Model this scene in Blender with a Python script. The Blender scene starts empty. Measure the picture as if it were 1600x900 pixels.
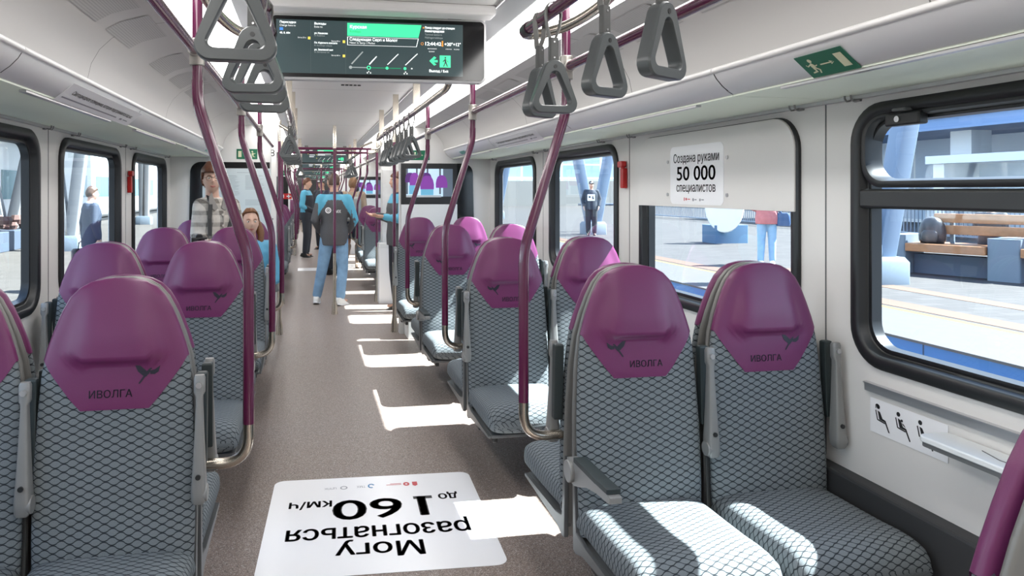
import bpy, math, random, bmesh
from math import sin, cos, pi, radians as R, sqrt
from mathutils import Vector, Matrix, Euler
from mathutils.geometry import tessellate_polygon, delaunay_2d_cdt
random.seed(7)
SC = bpy.context.scene
COL = SC.collection

# ------------------------------------------------------------------ camera, world, sun, exposure
cam_d = bpy.data.cameras.new('camera')
cam = bpy.data.objects.new('camera', cam_d); COL.objects.link(cam)
cam.location = (0, 0, 1.55)
cam.rotation_euler = (R(90), 0, R(-10.1))
cam_d.sensor_width = 36.0
cam_d.lens = 36.0 * 1120 / 1600
cam_d.shift_x = (800 - 681) / 1600
cam_d.shift_y = -(450 - 298) / 1600
cam_d.clip_start = 0.05
cam_d.clip_end = 400
SC.camera = cam

SUN_E, SKY_E, LED_E, EXPO = 46.0, 3.6, 8.5, 0.0
w = bpy.data.worlds.new('sky'); SC.world = w; w.use_nodes = True
wn = w.node_tree.nodes; wl = w.node_tree.links
bg = wn['Background']
tc = wn.new('ShaderNodeTexCoord'); sp = wn.new('ShaderNodeSeparateXYZ'); rp = wn.new('ShaderNodeValToRGB')
wl.new(tc.outputs['Generated'], sp.inputs[0]); wl.new(sp.outputs['Z'], rp.inputs[0]); wl.new(rp.outputs[0], bg.inputs[0])
rp.color_ramp.elements[0].position = 0.0; rp.color_ramp.elements[0].color = (0.86, 0.93, 1.0, 1)
rp.color_ramp.elements[1].position = 0.9; rp.color_ramp.elements[1].color = (0.42, 0.62, 1.0, 1)
bg.inputs[1].default_value = SKY_E
sun_d = bpy.data.lights.new('sun', 'SUN'); sun_d.energy = SUN_E; sun_d.angle = R(0.6); sun_d.color = (1.0, 0.95, 0.87)
sun = bpy.data.objects.new('sun', sun_d); COL.objects.link(sun)
sun.location = (20, -2, 25)
sun.rotation_euler = Vector((-0.86, 0.085, -1.0)).to_track_quat('-Z', 'Y').to_euler()
vs = SC.view_settings
vs.view_transform = 'Standard'; vs.look = 'None'; vs.gamma = 1.0; vs.use_curve_mapping = False
vs.exposure = EXPO
SC.cycles.max_bounces = 10; SC.cycles.diffuse_bounces = 6; SC.cycles.transparent_max_bounces = 24
SC.cycles.sample_clamp_indirect = 12.0

FZ = 0.08            # floor height
CX = 0.28            # centre line of the car
XR, XL = 1.88, -1.32 # inner wall faces
YE = 34.0            # how far the open train runs

# ------------------------------------------------------------------ materials
MATS = {}
def mat(name, col, rough=0.5, metal=0.0, spec=0.5, emit=None, estr=0.0, coat=0.0, noise=0.0, nscale=40.0, bump=0.0, bscale=200.0):
    if name in MATS: return MATS[name]
    m = bpy.data.materials.new(name); m.use_nodes = True
    nt = m.node_tree; b = nt.nodes['Principled BSDF']
    b.inputs['Base Color'].default_value = (*col, 1); b.inputs['Roughness'].default_value = rough
    b.inputs['Metallic'].default_value = metal; b.inputs['Specular IOR Level'].default_value = spec
    b.inputs['Coat Weight'].default_value = coat; b.inputs['Coat Roughness'].default_value = 0.1
    if emit: b.inputs['Emission Color'].default_value = (*emit, 1); b.inputs['Emission Strength'].default_value = estr
    if noise or bump:
        t = nt.nodes.new('ShaderNodeTexCoord')
    if noise:
        n = nt.nodes.new('ShaderNodeTexNoise'); n.inputs['Scale'].default_value = nscale; n.inputs['Detail'].default_value = 3
        nt.links.new(t.outputs['Object'], n.inputs['Vector'])
        mx = nt.nodes.new('ShaderNodeMix'); mx.data_type = 'RGBA'
        mx.inputs['A'].default_value = (*[c * (1 - noise) for c in col], 1); mx.inputs['B'].default_value = (*[min(1, c * (1 + noise)) for c in col], 1)
        nt.links.new(n.outputs['Fac'], mx.inputs['Factor']); nt.links.new(mx.outputs['Result'], b.inputs['Base Color'])
    if bump:
        n2 = nt.nodes.new('ShaderNodeTexNoise'); n2.inputs['Scale'].default_value = bscale
        nt.links.new(t.outputs['Object'], n2.inputs['Vector'])
        bp = nt.nodes.new('ShaderNodeBump'); bp.inputs['Strength'].default_value = bump; bp.inputs['Distance'].default_value = 0.002
        nt.links.new(n2.outputs['Fac'], bp.inputs['Height']); nt.links.new(bp.outputs['Normal'], b.inputs['Normal'])
    MATS[name] = m
    return m

class NT:
    """small helper for math node chains"""
    def __init__(s, m): s.nt = m.node_tree; s.n = s.nt.nodes; s.l = s.nt.links
    def math(s, op, a, b=None, c=None):
        n = s.n.new('ShaderNodeMath'); n.operation = op
        for i, v in enumerate((a, b, c)):
            if v is None: continue
            if isinstance(v, (int, float)): n.inputs[i].default_value = v
            else: s.l.new(v, n.inputs[i])
        return n.outputs[0]
    def mix(s, f, a, b):
        n = s.n.new('ShaderNodeMix'); n.data_type = 'RGBA'
        for k, v in (('Factor', f), ('A', a), ('B', b)):
            if isinstance(v, tuple): n.inputs[k].default_value = (*v, 1)
            elif isinstance(v, (int, float)): n.inputs[k].default_value = v
            else: s.l.new(v, n.inputs[k])
        return n.outputs['Result']

def fabric_mat():
    m = mat('seat_fabric', (0.2, 0.22, 0.23), rough=0.85, spec=0.2)
    k = NT(m); b = k.n['Principled BSDF']
    uv = k.n.new('ShaderNodeUVMap'); s = k.n.new('ShaderNodeSeparateXYZ'); k.l.new(uv.outputs[0], s.inputs[0])
    c = k.math('COSINE', k.math('MULTIPLY', s.outputs[0], 2 * pi / 0.0450))
    ac = k.math('MULTIPLY', k.math('SIGN', c), k.math('MULTIPLY', k.math('POWER', k.math('ABSOLUTE', c), 0.8), 0.42))
    t = k.math('MULTIPLY', s.outputs[1], 1 / 0.0116)
    de = k.math('ABSOLUTE', k.math('WRAP', k.math('SUBTRACT', t, ac), 1.0, -1.0))
    do = k.math('ABSOLUTE', k.math('WRAP', k.math('SUBTRACT', k.math('ADD', t, ac), 1.0), 1.0, -1.0))
    d = k.math('MINIMUM', de, do)
    mr = k.n.new('ShaderNodeMapRange'); mr.inputs[1].default_value = 0.07; mr.inputs[2].default_value = 0.19
    k.l.new(d, mr.inputs[0])
    nz = k.n.new('ShaderNodeTexNoise'); nz.inputs['Scale'].default_value = 420; nz.inputs['Detail'].default_value = 2
    k.l.new(uv.outputs[0], nz.inputs['Vector'])
    # fine weave: thin horizontal threads inside the cells
    wv = k.math('ABSOLUTE', k.math('SINE', k.math('MULTIPLY', s.outputs[1], 2 * pi / 0.006)))
    cell = k.mix(nz.outputs['Fac'], (0.115, 0.132, 0.142), (0.255, 0.285, 0.300))
    cell = k.mix(k.math('MULTIPLY', wv, 0.22), cell, (0.12, 0.13, 0.14))
    col = k.mix(mr.outputs[0], (0.022, 0.027, 0.032), cell)
    k.l.new(col, b.inputs['Base Color'])
    bp = k.n.new('ShaderNodeBump'); bp.inputs['Strength'].default_value = 0.35; bp.inputs['Distance'].default_value = 0.003
    k.l.new(mr.outputs[0], bp.inputs['Height']); k.l.new(bp.outputs['Normal'], b.inputs['Normal'])
    return m

def floor_mat():
    m = mat('floor_vinyl', (0.1, 0.09, 0.08), rough=0.42, spec=0.45)
    k = NT(m); b = k.n['Principled BSDF']
    t = k.n.new('ShaderNodeTexCoord')
    v = k.n.new('ShaderNodeTexVoronoi'); v.inputs['Scale'].default_value = 330
    k.l.new(t.outputs['Object'], v.inputs['Vector'])
    n = k.n.new('ShaderNodeTexNoise'); n.inputs['Scale'].default_value = 120; n.inputs['Detail'].default_value = 4
    k.l.new(t.outputs['Object'], n.inputs['Vector'])
    s = k.n.new('ShaderNodeSeparateColor'); k.l.new(v.outputs['Color'], s.inputs[0])
    base = k.mix(n.outputs['Fac'], (0.140, 0.101, 0.084), (0.315, 0.250, 0.216))
    light = k.math('GREATER_THAN', s.outputs[0], 0.86)
    dark = k.math('LESS_THAN', s.outputs[1], 0.16)
    c1 = k.mix(k.math('MULTIPLY', light, 0.8), base, (0.46, 0.42, 0.39))
    c2 = k.mix(k.math('MULTIPLY', dark, 0.7), c1, (0.045, 0.036, 0.032))
    k.l.new(c2, b.inputs['Base Color'])
    return m

def glass_mat(name, tint, refl=0.06):
    m = bpy.data.materials.new(name); m.use_nodes = True; nt = m.node_tree; nt.nodes.clear()
    o = nt.nodes.new('ShaderNodeOutputMaterial'); mx = nt.nodes.new('ShaderNodeMixShader')
    tr = nt.nodes.new('ShaderNodeBsdfTransparent'); tr.inputs[0].default_value = (*tint, 1)
    gl = nt.nodes.new('ShaderNodeBsdfGlossy'); gl.inputs['Roughness'].default_value = 0.02
    lw = nt.nodes.new('ShaderNodeLayerWeight'); lw.inputs[0].default_value = 0.5
    pw = nt.nodes.new('ShaderNodeMath'); pw.operation = 'POWER'; pw.inputs[1].default_value = 4.0; nt.links.new(lw.outputs['Facing'], pw.inputs[0])
    ma = nt.nodes.new('ShaderNodeMath'); ma.operation = 'MULTIPLY_ADD'; ma.inputs[1].default_value = 0.45; ma.inputs[2].default_value = refl; nt.links.new(pw.outputs[0], ma.inputs[0])
    nt.links.new(ma.outputs[0], mx.inputs[0]); nt.links.new(tr.outputs[0], mx.inputs[1]); nt.links.new(gl.outputs[0], mx.inputs[2])
    nt.links.new(mx.outputs[0], o.inputs[0])
    MATS[name] = m
    return m

def seam_mat(name, col, pitch, off, rough=0.45, wd=0.005):
    m = mat(name, col, rough=rough, spec=0.35)
    k = NT(m); b = k.n['Principled BSDF']
    t = k.n.new('ShaderNodeTexCoord'); s = k.n.new('ShaderNodeSeparateXYZ'); k.l.new(t.outputs['Object'], s.inputs[0])
    f = k.math('FRACT', k.math('MULTIPLY', k.math('ADD', s.outputs[1], off), 1 / pitch))
    k.l.new(k.mix(k.math('LESS_THAN', f, wd / pitch), col, tuple(c * 0.25 for c in col)), b.inputs['Base Color'])
    return m

def perf_mat():
    m = mat('perforated_grille', (0.5, 0.5, 0.5), rough=0.6)
    k = NT(m); b = k.n['Principled BSDF']
    t = k.n.new('ShaderNodeTexCoord'); s = k.n.new('ShaderNodeSeparateXYZ'); k.l.new(t.outputs['Object'], s.inputs[0])
    fx = k.math('SUBTRACT', k.math('FRACT', k.math('MULTIPLY', s.outputs[0], 120)), 0.5)
    fy = k.math('SUBTRACT', k.math('FRACT', k.math('MULTIPLY', s.outputs[1], 120)), 0.5)
    r = k.math('ADD', k.math('MULTIPLY', fx, fx), k.math('MULTIPLY', fy, fy))
    k.l.new(k.mix(k.math('LESS_THAN', r, 0.07), (0.46, 0.452, 0.44), (0.27, 0.27, 0.265)), b.inputs['Base Color'])
    return m

FAB = fabric_mat()
FLOORM = floor_mat()
GLASS = glass_mat('window_glass', (0.74, 0.86, 0.95))
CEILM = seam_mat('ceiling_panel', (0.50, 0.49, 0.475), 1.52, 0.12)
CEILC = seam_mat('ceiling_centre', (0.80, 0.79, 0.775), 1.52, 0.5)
PERF = perf_mat()
WALLM = mat('wall_plastic', (0.72, 0.70, 0.675), rough=0.42, spec=0.4)
WALLD = mat('wall_lower_dark', (0.035, 0.036, 0.038), rough=0.6)
WHITEP = mat('white_panel', (0.78, 0.775, 0.76), rough=0.4)
RUBBER = mat('black_rubber', (0.012, 0.013, 0.014), rough=0.38, spec=0.5)
BLACKG = mat('black_gloss', (0.006, 0.006, 0.007), rough=0.12, spec=0.5)
BLACKP = mat('black_plastic', (0.018, 0.019, 0.02), rough=0.4)
DARKPAD = mat('armrest_pad', (0.028, 0.038, 0.04), rough=0.5)
LEATHER = mat('purple_leather', (0.140, 0.022, 0.092), rough=0.36, spec=0.5, bump=0.10, bscale=500)
PURPLE = mat('purple_paint', (0.095, 0.011, 0.047), rough=0.22, spec=0.55, coat=0.5)
SHELLP = mat('shell_grey', (0.20, 0.195, 0.185), rough=0.42, metal=0.2)
SILVERP = mat('silver_plastic', (0.25, 0.25, 0.245), rough=0.38, metal=0.25)
GREYP = mat('grey_plastic', (0.115, 0.12, 0.123), rough=0.38, spec=0.5)
STRAPG = mat('strap_grey_plastic', (0.075, 0.083, 0.085), rough=0.33, spec=0.5)
STEEL = mat('brushed_steel', (0.55, 0.50, 0.43), rough=0.26, metal=1.0)
CLAMP = mat('cast_clamp', (0.42, 0.40, 0.37), rough=0.42, metal=0.7)
ALU = mat('aluminium_trim', (0.55, 0.55, 0.56), rough=0.32, metal=0.8)
FASCIA = mat('fascia_silver', (0.72, 0.725, 0.735), rough=0.35, metal=0.15)
LIPM = mat('fascia_lip', (0.80, 0.79, 0.78), rough=0.3)
SHELFG = mat('shelf_glass', (0.82, 0.88, 0.75), rough=0.5, spec=0.25)
LED = mat('led_diffuser', (0.9, 0.9, 0.9), rough=0.5, emit=(1.0, 0.985, 0.96), estr=LED_E)
INK = mat('black_ink', (0.015, 0.015, 0.017), rough=0.5)
EMB = mat('emblem_dark', (0.012, 0.010, 0.022), rough=0.4)
STICK = mat('white_vinyl', (0.86, 0.86, 0.875), rough=0.28, spec=0.5)
GREEN = mat('exit_green', (0.0, 0.13, 0.06), rough=0.4)
CREAM = mat('glow_cream', (0.72, 0.72, 0.50), rough=0.5)
RED = mat('signal_red', (0.50, 0.012, 0.010), rough=0.32, spec=0.5)
GREYINK = mat('grey_ink', (0.28, 0.28, 0.31), rough=0.5)
REDINK = mat('red_ink', (0.55, 0.06, 0.07), rough=0.5)
BLUEINK = mat('blue_ink', (0.03, 0.20, 0.42), rough=0.5)

# ------------------------------------------------------------------ mesh helpers
class MB:
    def __init__(s): s.v = []; s.f = []; s.m = []; s.uv = {}
    def add(s, verts, faces, mi=0):
        o = len(s.v); s.v += [tuple(p) for p in verts]
        for f in faces: s.f.append(tuple(i + o for i in f)); s.m.append(mi)
        return o
    def box(s, x0, x1, y0, y1, z0, z1, mi=0):
        v = [(x, y, z) for z in (z0, z1) for y in (y0, y1) for x in (x0, x1)]
        s.add(v, [(0, 2, 3, 1), (4, 5, 7, 6), (0, 1, 5, 4), (2, 6, 7, 3), (0, 4, 6, 2), (1, 3, 7, 5)], mi)
        return s
    def grid(s, rows, mi=0, uvs=None, flip=False):
        """rows of equal length point lists (open grid)"""
        nr, nc = len(rows), len(rows[0]); o = len(s.v)
        s.v += [tuple(p) for r in rows for p in r]
        if uvs:
            for i in range(nr):
                for j in range(nc): s.uv[o + i * nc + j] = uvs[i][j]
        for i in range(nr - 1):
            for j in range(nc - 1):
                a = o + i * nc + j; q = (a, a + 1, a + nc + 1, a + nc)
                s.f.append(q[::-1] if flip else q); s.m.append(mi)
        return s
    def loft(s, rings, mi=0, cap=True, flip=False, closed=True):
        n = len(rings[0]); o = len(s.v)
        s.v += [tuple(p) for r in rings for p in r]
        for i in range(len(rings) - 1):
            for j in range(n if closed else n - 1):
                a = o + i * n + j; b = o + i * n + (j + 1) % n
                q = (a, b, b + n, a + n); s.f.append(q[::-1] if flip else q); s.m.append(mi)
        if cap:
            q = tuple(range(o, o + n)); s.f.append(q if flip else q[::-1]); s.m.append(mi)
            e = o + (len(rings) - 1) * n; q = tuple(range(e, e + n)); s.f.append(q[::-1] if flip else q); s.m.append(mi)
        return s
    def tube(s, pts, r, n=12, mi=0, cap=True):
        pts = [Vector(p) for p in pts]; rr = r if isinstance(r, (list, tuple)) else [r] * len(pts)
        up = Vector((0, 0, 1)); rings = []; last = None
        for i, p in enumerate(pts):
            d = (pts[min(i + 1, len(pts) - 1)] - pts[max(i - 1, 0)]).normalized()
            if last is None:
                a = d.cross(up if abs(d.z) < 0.9 else Vector((0, 1, 0))).normalized()
            else:
                a = (last - d * last.dot(d)).normalized()
            last = a; b = d.cross(a)
            rings.append([p + (a * cos(2 * pi * k / n) + b * sin(2 * pi * k / n)) * rr[i] for k in range(n)])
        return s.loft(rings, mi, cap)
    def cyl(s, p0, p1, r, n=16, mi=0, r1=None): return s.tube([p0, p1], [r, r if r1 is None else r1], n, mi)
    def prism(s, poly, axis, a, b, mi=0):
        """extrude a 2-D polygon along axis 0/1/2 from a to b; poly = the two remaining coordinates in order"""
        def P(q, t):
            q = list(q); q.insert(axis, t); return tuple(q)
        tri = tessellate_polygon([[Vector((q[0], q[1], 0)) for q in poly]])
        n = len(poly); o = len(s.v); s.v += [P(q, a) for q in poly] + [P(q, b) for q in poly]
        for t in tri:
            s.f.append(tuple(o + i for i in t)); s.m.append(mi); s.f.append(tuple(o + n + i for i in reversed(t))); s.m.append(mi)
        for i in range(n):
            j = (i + 1) % n; s.f.append((o + i, o + j, o + n + j, o + n + i)); s.m.append(mi)
        return s
    def ball(s, c, r, n=12, mi=0):
        rx, ry, rz = r if isinstance(r, (tuple, list)) else (r, r, r)
        rings = []
        for i in range(1, n):
            t = pi * i / n
            rings.append([(c[0] + rx * sin(t) * cos(2 * pi * k / (2 * n)), c[1] + ry * sin(t) * sin(2 * pi * k / (2 * n)), c[2] - rz * cos(t)) for k in range(2 * n)])
        return s.loft(rings, mi)

def obj(name, mb, mats, parent=None, loc=None, smooth=35, bevel=0.0, seg=2, fix=True):
    me = bpy.data.meshes.new(name)
    me.from_pydata(mb.v, [], mb.f)
    if not isinstance(mats, (list, tuple)): mats = [mats]
    for m in mats: me.materials.append(m)
    if len(mats) > 1: me.polygons.foreach_set('material_index', mb.m)
    if mb.uv:
        ul = me.uv_layers.new(name='UVMap')
        for lp in me.loops: ul.data[lp.index].uv = mb.uv.get(lp.vertex_index, (0, 0))
    if fix:
        bm = bmesh.new(); bm.from_mesh(me); bmesh.ops.recalc_face_normals(bm, faces=bm.faces[:]); bm.to_mesh(me); bm.free()
    if smooth:
        me.polygons.foreach_set('use_smooth', [True] * len(me.polygons)); me.set_sharp_from_angle(angle=R(smooth))
    me.update()
    o = bpy.data.objects.new(name, me); COL.objects.link(o)
    if parent is not None: o.parent = parent
    if loc is not None: o.location = loc
    if bevel:
        b = o.modifiers.new('bevel', 'BEVEL'); b.width = bevel; b.segments = seg; b.limit_method = 'ANGLE'; b.angle_limit = R(40)
    return o

def tag(o, label=None, cat=None, group=None, kind=None):
    if label: o['label'] = label
    if cat: o['category'] = cat
    if group: o['group'] = group
    if kind: o['kind'] = kind
    return o
def thing(name, label, cat, loc=(0, 0, 0), rz=0.0, group=None):
    o = bpy.data.objects.new(name, None); COL.objects.link(o); o.location = loc; o.rotation_euler = (0, 0, rz)
    o.empty_display_size = 0.05
    return tag(o, label, cat, group)
def struct(name, mb, mats, parent=None, **kw):
    return tag(obj(name, mb, mats, parent, **kw), kind='structure')
def kids(o): return [c for c in o.children]
def dup(o, loc=None, rz=None, label=None, group=None, parent=None):
    c = o.copy(); COL.objects.link(c)
    if parent is not None: c.parent = parent
    for ch in kids(o): dup(ch, parent=c)
    if loc is not None: c.location = loc
    if rz is not None: c.rotation_euler = (0, 0, rz)
    if label: c['label'] = label
    if group: c['group'] = group
    return c

def interp(tab, x):
    if x <= tab[0][0]: return tab[0][1]
    for (a, va), (b, vb) in zip(tab, tab[1:]):
        if x <= b:
            t = (x - a) / (b - a); return va + (vb - va) * t
    return tab[-1][1]
def sstep(a, b, x):
    t = max(0, min(1, (x - a) / (b - a))); return t * t * (3 - 2 * t)
def rrect(u0, u1, v0, v1, r, n=6):
    """rounded rectangle, counter-clockwise (u,v) points"""
    pts = []
    for cu, cv, a0 in ((u1 - r, v1 - r, 0), (u0 + r, v1 - r, 90), (u0 + r, v0 + r, 180), (u1 - r, v0 + r, 270)):
        for k in range(n + 1):
            a = R(a0 + 90 * k / n); pts.append((cu + r * cos(a), cv + r * sin(a)))
    return pts
def bez(p0, p1, p2, n=8):
    p0, p1, p2 = Vector(p0), Vector(p1), Vector(p2)
    return [p0 * (1 - t) ** 2 + p1 * 2 * t * (1 - t) + p2 * t * t for t in [i / n for i in range(n + 1)]]
def frame_mat(origin, xd, yd):
    xd = Vector(xd).normalized(); yd = Vector(yd); yd = (yd - xd * yd.dot(xd)).normalized(); zd = xd.cross(yd)
    m = Matrix((xd, yd, zd)).transposed().to_4x4(); m.translation = Vector(origin); return m

_font_cache = {}
def text_mesh(body, size, bold=0.0, align='CENTER', spacing=1.0, line=1.0, width=None, vcen=False):
    cu = bpy.data.curves.new('t', 'FONT'); cu.body = body; cu.size = 1.0; cu.align_x = align; cu.align_y = 'CENTER'
    cu.space_character = spacing; cu.space_line = line; cu.resolution_u = 4
    o = bpy.data.objects.new('t', cu); COL.objects.link(o)
    bpy.context.view_layer.update()
    cv = o.to_curve(bpy.context.evaluated_depsgraph_get())
    loops = []
    for s_ in cv.splines:
        bp = s_.bezier_points; pts = []
        for i in range(len(bp)):
            p, q = bp[i], bp[(i + 1) % len(bp)]; p0, h0, h1, p1 = p.co, p.handle_right, q.handle_left, q.co
            straight = (h0 - p0).cross(p1 - p0).length < 1e-6 and (h1 - p1).cross(p1 - p0).length < 1e-6
            for k in range(1 if straight else 4):
                t = k / 4; w_ = p0 * (1 - t) ** 3 + h0 * 3 * t * (1 - t) ** 2 + h1 * 3 * t * t * (1 - t) + p1 * t ** 3
                if not pts or (pts[-1] - Vector((w_.x, w_.y))).length > 1e-6: pts.append(Vector((w_.x, w_.y)))
        if len(pts) > 2: loops.append(pts)
    o.to_curve_clear(); bpy.data.objects.remove(o); bpy.data.curves.remove(cu)
    # the font's outlines overlap, so fill by winding number
    V_, F_ = [], []
    boxes = [(min(p.x for p in l), max(p.x for p in l), min(p.y for p in l), max(p.y for p in l)) for l in loops]
    left = set(range(len(loops)))
    while left:
        g = {left.pop()}; grew = True
        while grew:
            grew = False
            for j in list(left):
                if any(boxes[j][0] <= boxes[i][1] and boxes[i][0] <= boxes[j][1] and boxes[j][2] <= boxes[i][3] and boxes[i][2] <= boxes[j][3] for i in g): g.add(j); left.discard(j); grew = True
        vs_, es_ = [], []
        for i in g:
            o0 = len(vs_); vs_ += loops[i]; n_ = len(loops[i]); es_ += [(o0 + k, o0 + (k + 1) % n_) for k in range(n_)]
        ov, _, of, _, _, _ = delaunay_2d_cdt(vs_, es_, [], 0, 1e-6)
        keep = []
        for f in of:
            x = sum(ov[i].x for i in f) / len(f); y = sum(ov[i].y for i in f) / len(f); wn_ = 0
            for i in g:
                l = loops[i]
                for k in range(len(l)):
                    p, q = l[k], l[(k + 1) % len(l)]
                    if (p.y <= y) != (q.y <= y) and (q.x - p.x) * (y - p.y) / (q.y - p.y) + p.x > x: wn_ += 1 if q.y > p.y else -1
            if wn_: keep.append(f)
        o0 = len(V_); V_ += [(p.x, p.y, 0) for p in ov]; F_ += [tuple(o0 + i for i in f) for f in keep]
    me = bpy.data.meshes.new('t'); me.from_pydata(V_, [], F_)
    for v in me.vertices: v.co *= size
    if width and len(me.vertices):
        xs = [v.co.x for v in me.vertices]; wd = max(xs) - min(xs); f = width / wd
        for v in me.vertices: v.co.x *= f
    if vcen and len(me.vertices):
        ys = [v.co.y for v in me.vertices]; m0 = (max(ys) + min(ys)) / 2
        for v in me.vertices: v.co.y -= m0
    if bold and len(me.vertices):      # heavier strokes: the same outline laid down again a hair to each side
        vv = [tuple(v.co) for v in me.vertices]; ff = [tuple(p.vertices) for p in me.polygons]; nv, nf = [], []
        for dx, dy in ((-bold, 0), (bold, 0), (0, -bold * .6), (0, bold * .6), (0, 0)):
            o0 = len(nv); nv += [(x + dx, y + dy, z) for x, y, z in vv]; nf += [tuple(i + o0 for i in f) for f in ff]
        me = bpy.data.meshes.new('t'); me.from_pydata(nv, [], nf)
    return me
def text(name, body, size, m, M, parent=None, sx=1.0, lift=0.0012, **kw):
    """lettering laid on the plane given by matrix M (x right, y up); geometry stored in the parent's space"""
    me = text_mesh(body, size, **kw)
    for v in me.vertices:
        v.co = M @ Vector((v.co.x * sx, v.co.y, lift))
    me.materials.append(m); me.name = name
    o = bpy.data.objects.new(name, me); COL.objects.link(o)
    if parent is not None: o.parent = parent
    return o
def flat(name, polys, m, M, parent=None, lift=0.0012):
    """flat printed shapes on the plane of M"""
    mb = MB()
    for p in polys:
        tri = tessellate_polygon([[Vector((a, b, 0)) for a, b in p]])
        mb.add([M @ Vector((a, b, lift)) for a, b in p], tri)
    return obj(name, mb, m, parent, smooth=0, fix=False)
def disc(cx, cy, r, n=20, ry=None): return [(cx + r * cos(2 * pi * k / n), cy + (ry or r) * sin(2 * pi * k / n)) for k in range(n)]
def strip(p, q, wd):
    d = (Vector(q) - Vector(p)).normalized(); nrm = Vector((-d.y, d.x)) * wd / 2; p = Vector(p); q = Vector(q)
    return [tuple(p + nrm), tuple(p - nrm), tuple(q - nrm), tuple(q + nrm)]
def ring_polys(cx, cy, r0, r1, n=24, a0=0, a1=360, ry=1.0):
    out = []
    for k in range(n):
        a = R(a0 + (a1 - a0) * k / n); b = R(a0 + (a1 - a0) * (k + 1) / n)
        out.append([(cx + r0 * cos(a), cy + ry * r0 * sin(a)), (cx + r1 * cos(a), cy + ry * r1 * sin(a)), (cx + r1 * cos(b), cy + ry * r1 * sin(b)), (cx + r0 * cos(b), cy + ry * r0 * sin(b))])
    return out
def plate(name, M, w_, h_, r_, m, parent=None, th=0.002):
    """thin rounded card, centred on M's origin, front face at local z = 0"""
    mb = MB(); pts = rrect(-w_ / 2, w_ / 2, -h_ / 2, h_ / 2, r_)
    mb.loft([[M @ Vector((a, b, -th)) for a, b in pts], [M @ Vector((a, b, 0)) for a, b in pts]])
    return obj(name, mb, m, parent, smooth=0)
RUNNER = [[(-.05, .0), (.02, .1), (.10, .10), (.16, .02), (.12, -.0), (.16, -.18), (.02, -.22), (-.06, -.12)],     # torso
          [(-.04, .06), (-.2, -.02), (-.24, .06), (-.28, .04), (-.22, -.08), (-.02, -.0)],                       # back arm
          [(.12, .08), (.2, -.06), (.32, -.02), (.32, -.07), (.18, -.13), (.08, .0)],                            # front arm
          [(.16, -.18), (.06, -.20), (.20, -.34), (.12, -.52), (.2, -.52), (.29, -.32)],                         # front leg
          [(.06, -.22), (-.06, -.16), (-.02, -.36), (-.24, -.40), (-.24, -.47), (.06, -.43)]]                    # back leg
# ------------------------------------------------------------------ the car: floor, walls, windows, ceiling
Y0 = -2.3
WIN = [(-0.76, 0.60), (0.87, 2.215), (2.485, 3.84), (4.14, 5.40), (5.76, 7.06)]
WIN_FAR = [(10.05, 11.35), (11.65, 12.95), (13.2, 14.35), (17.4, 18.7), (19.0, 20.3), (20.6, 21.9), (24.6, 25.9), (26.2, 27.5)]
DOORS = [(7.72, 9.22), (14.95, 16.45), (22.4, 23.9)]
WZ = (0.955, 1.845)

mb = MB(); mb.add([(XL - .1, Y0, FZ), (XR + .1, Y0, FZ), (XR + .1, YE, FZ), (XL - .1, YE, FZ)], [(0, 1, 2, 3)])
mb.add([(XL - .1, Y0, FZ - .12), (XR + .1, Y0, FZ - .12), (XR + .1, YE, FZ - .12), (XL - .1, YE, FZ - .12)], [(0, 3, 2, 1)])
struct('floor', mb, FLOORM, smooth=0, fix=False)

def wall(name, X, s):
    outer = [(Y0, FZ), (YE, FZ), (YE, 1.93), (Y0, 1.93)]
    holes = [rrect(a + .01, b - .01, WZ[0] + .01, WZ[1] - .01, .12) for a, b in WIN + WIN_FAR]
    holes += [[(a, FZ + .001), (b, FZ + .001), (b, 1.88), (a, 1.88)] for a, b in DOORS]
    polys = [outer] + holes
    tri = tessellate_polygon([[Vector((p[0], p[1], 0)) for p in q] for q in polys])
    flatp = [p for q in polys for p in q]; n = len(flatp)
    mb = MB(); t = .07
    mb.v = [(X, a, b) for a, b in flatp] + [(X + s * t, a, b) for a, b in flatp]
    for f in tri:
        mb.f.append(tuple(f)); mb.m.append(0); mb.f.append(tuple(n + i for i in f)); mb.m.append(0)
    o = 0
    for q in polys:
        for i in range(len(q)):
            j = (i + 1) % len(q); mb.f.append((o + i, o + j, n + o + j, n + o + i)); mb.m.append(0)
        o += len(q)
    return struct(name, mb, WALLM, smooth=0, fix=False)
wall('wall_right', XR, 1); wall('wall_left', XL, -1)
mb = MB(); mb.box(XL - .1, XR + .1, Y0 - .06, Y0, FZ, 2.4); struct('wall_back', mb, WHITEP, smooth=0)
mb = MB(); mb.box(XL - .1, XR + .1, YE, YE + .06, FZ, 2.4); struct('wall_front', mb, WALLD, smooth=0)

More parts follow.
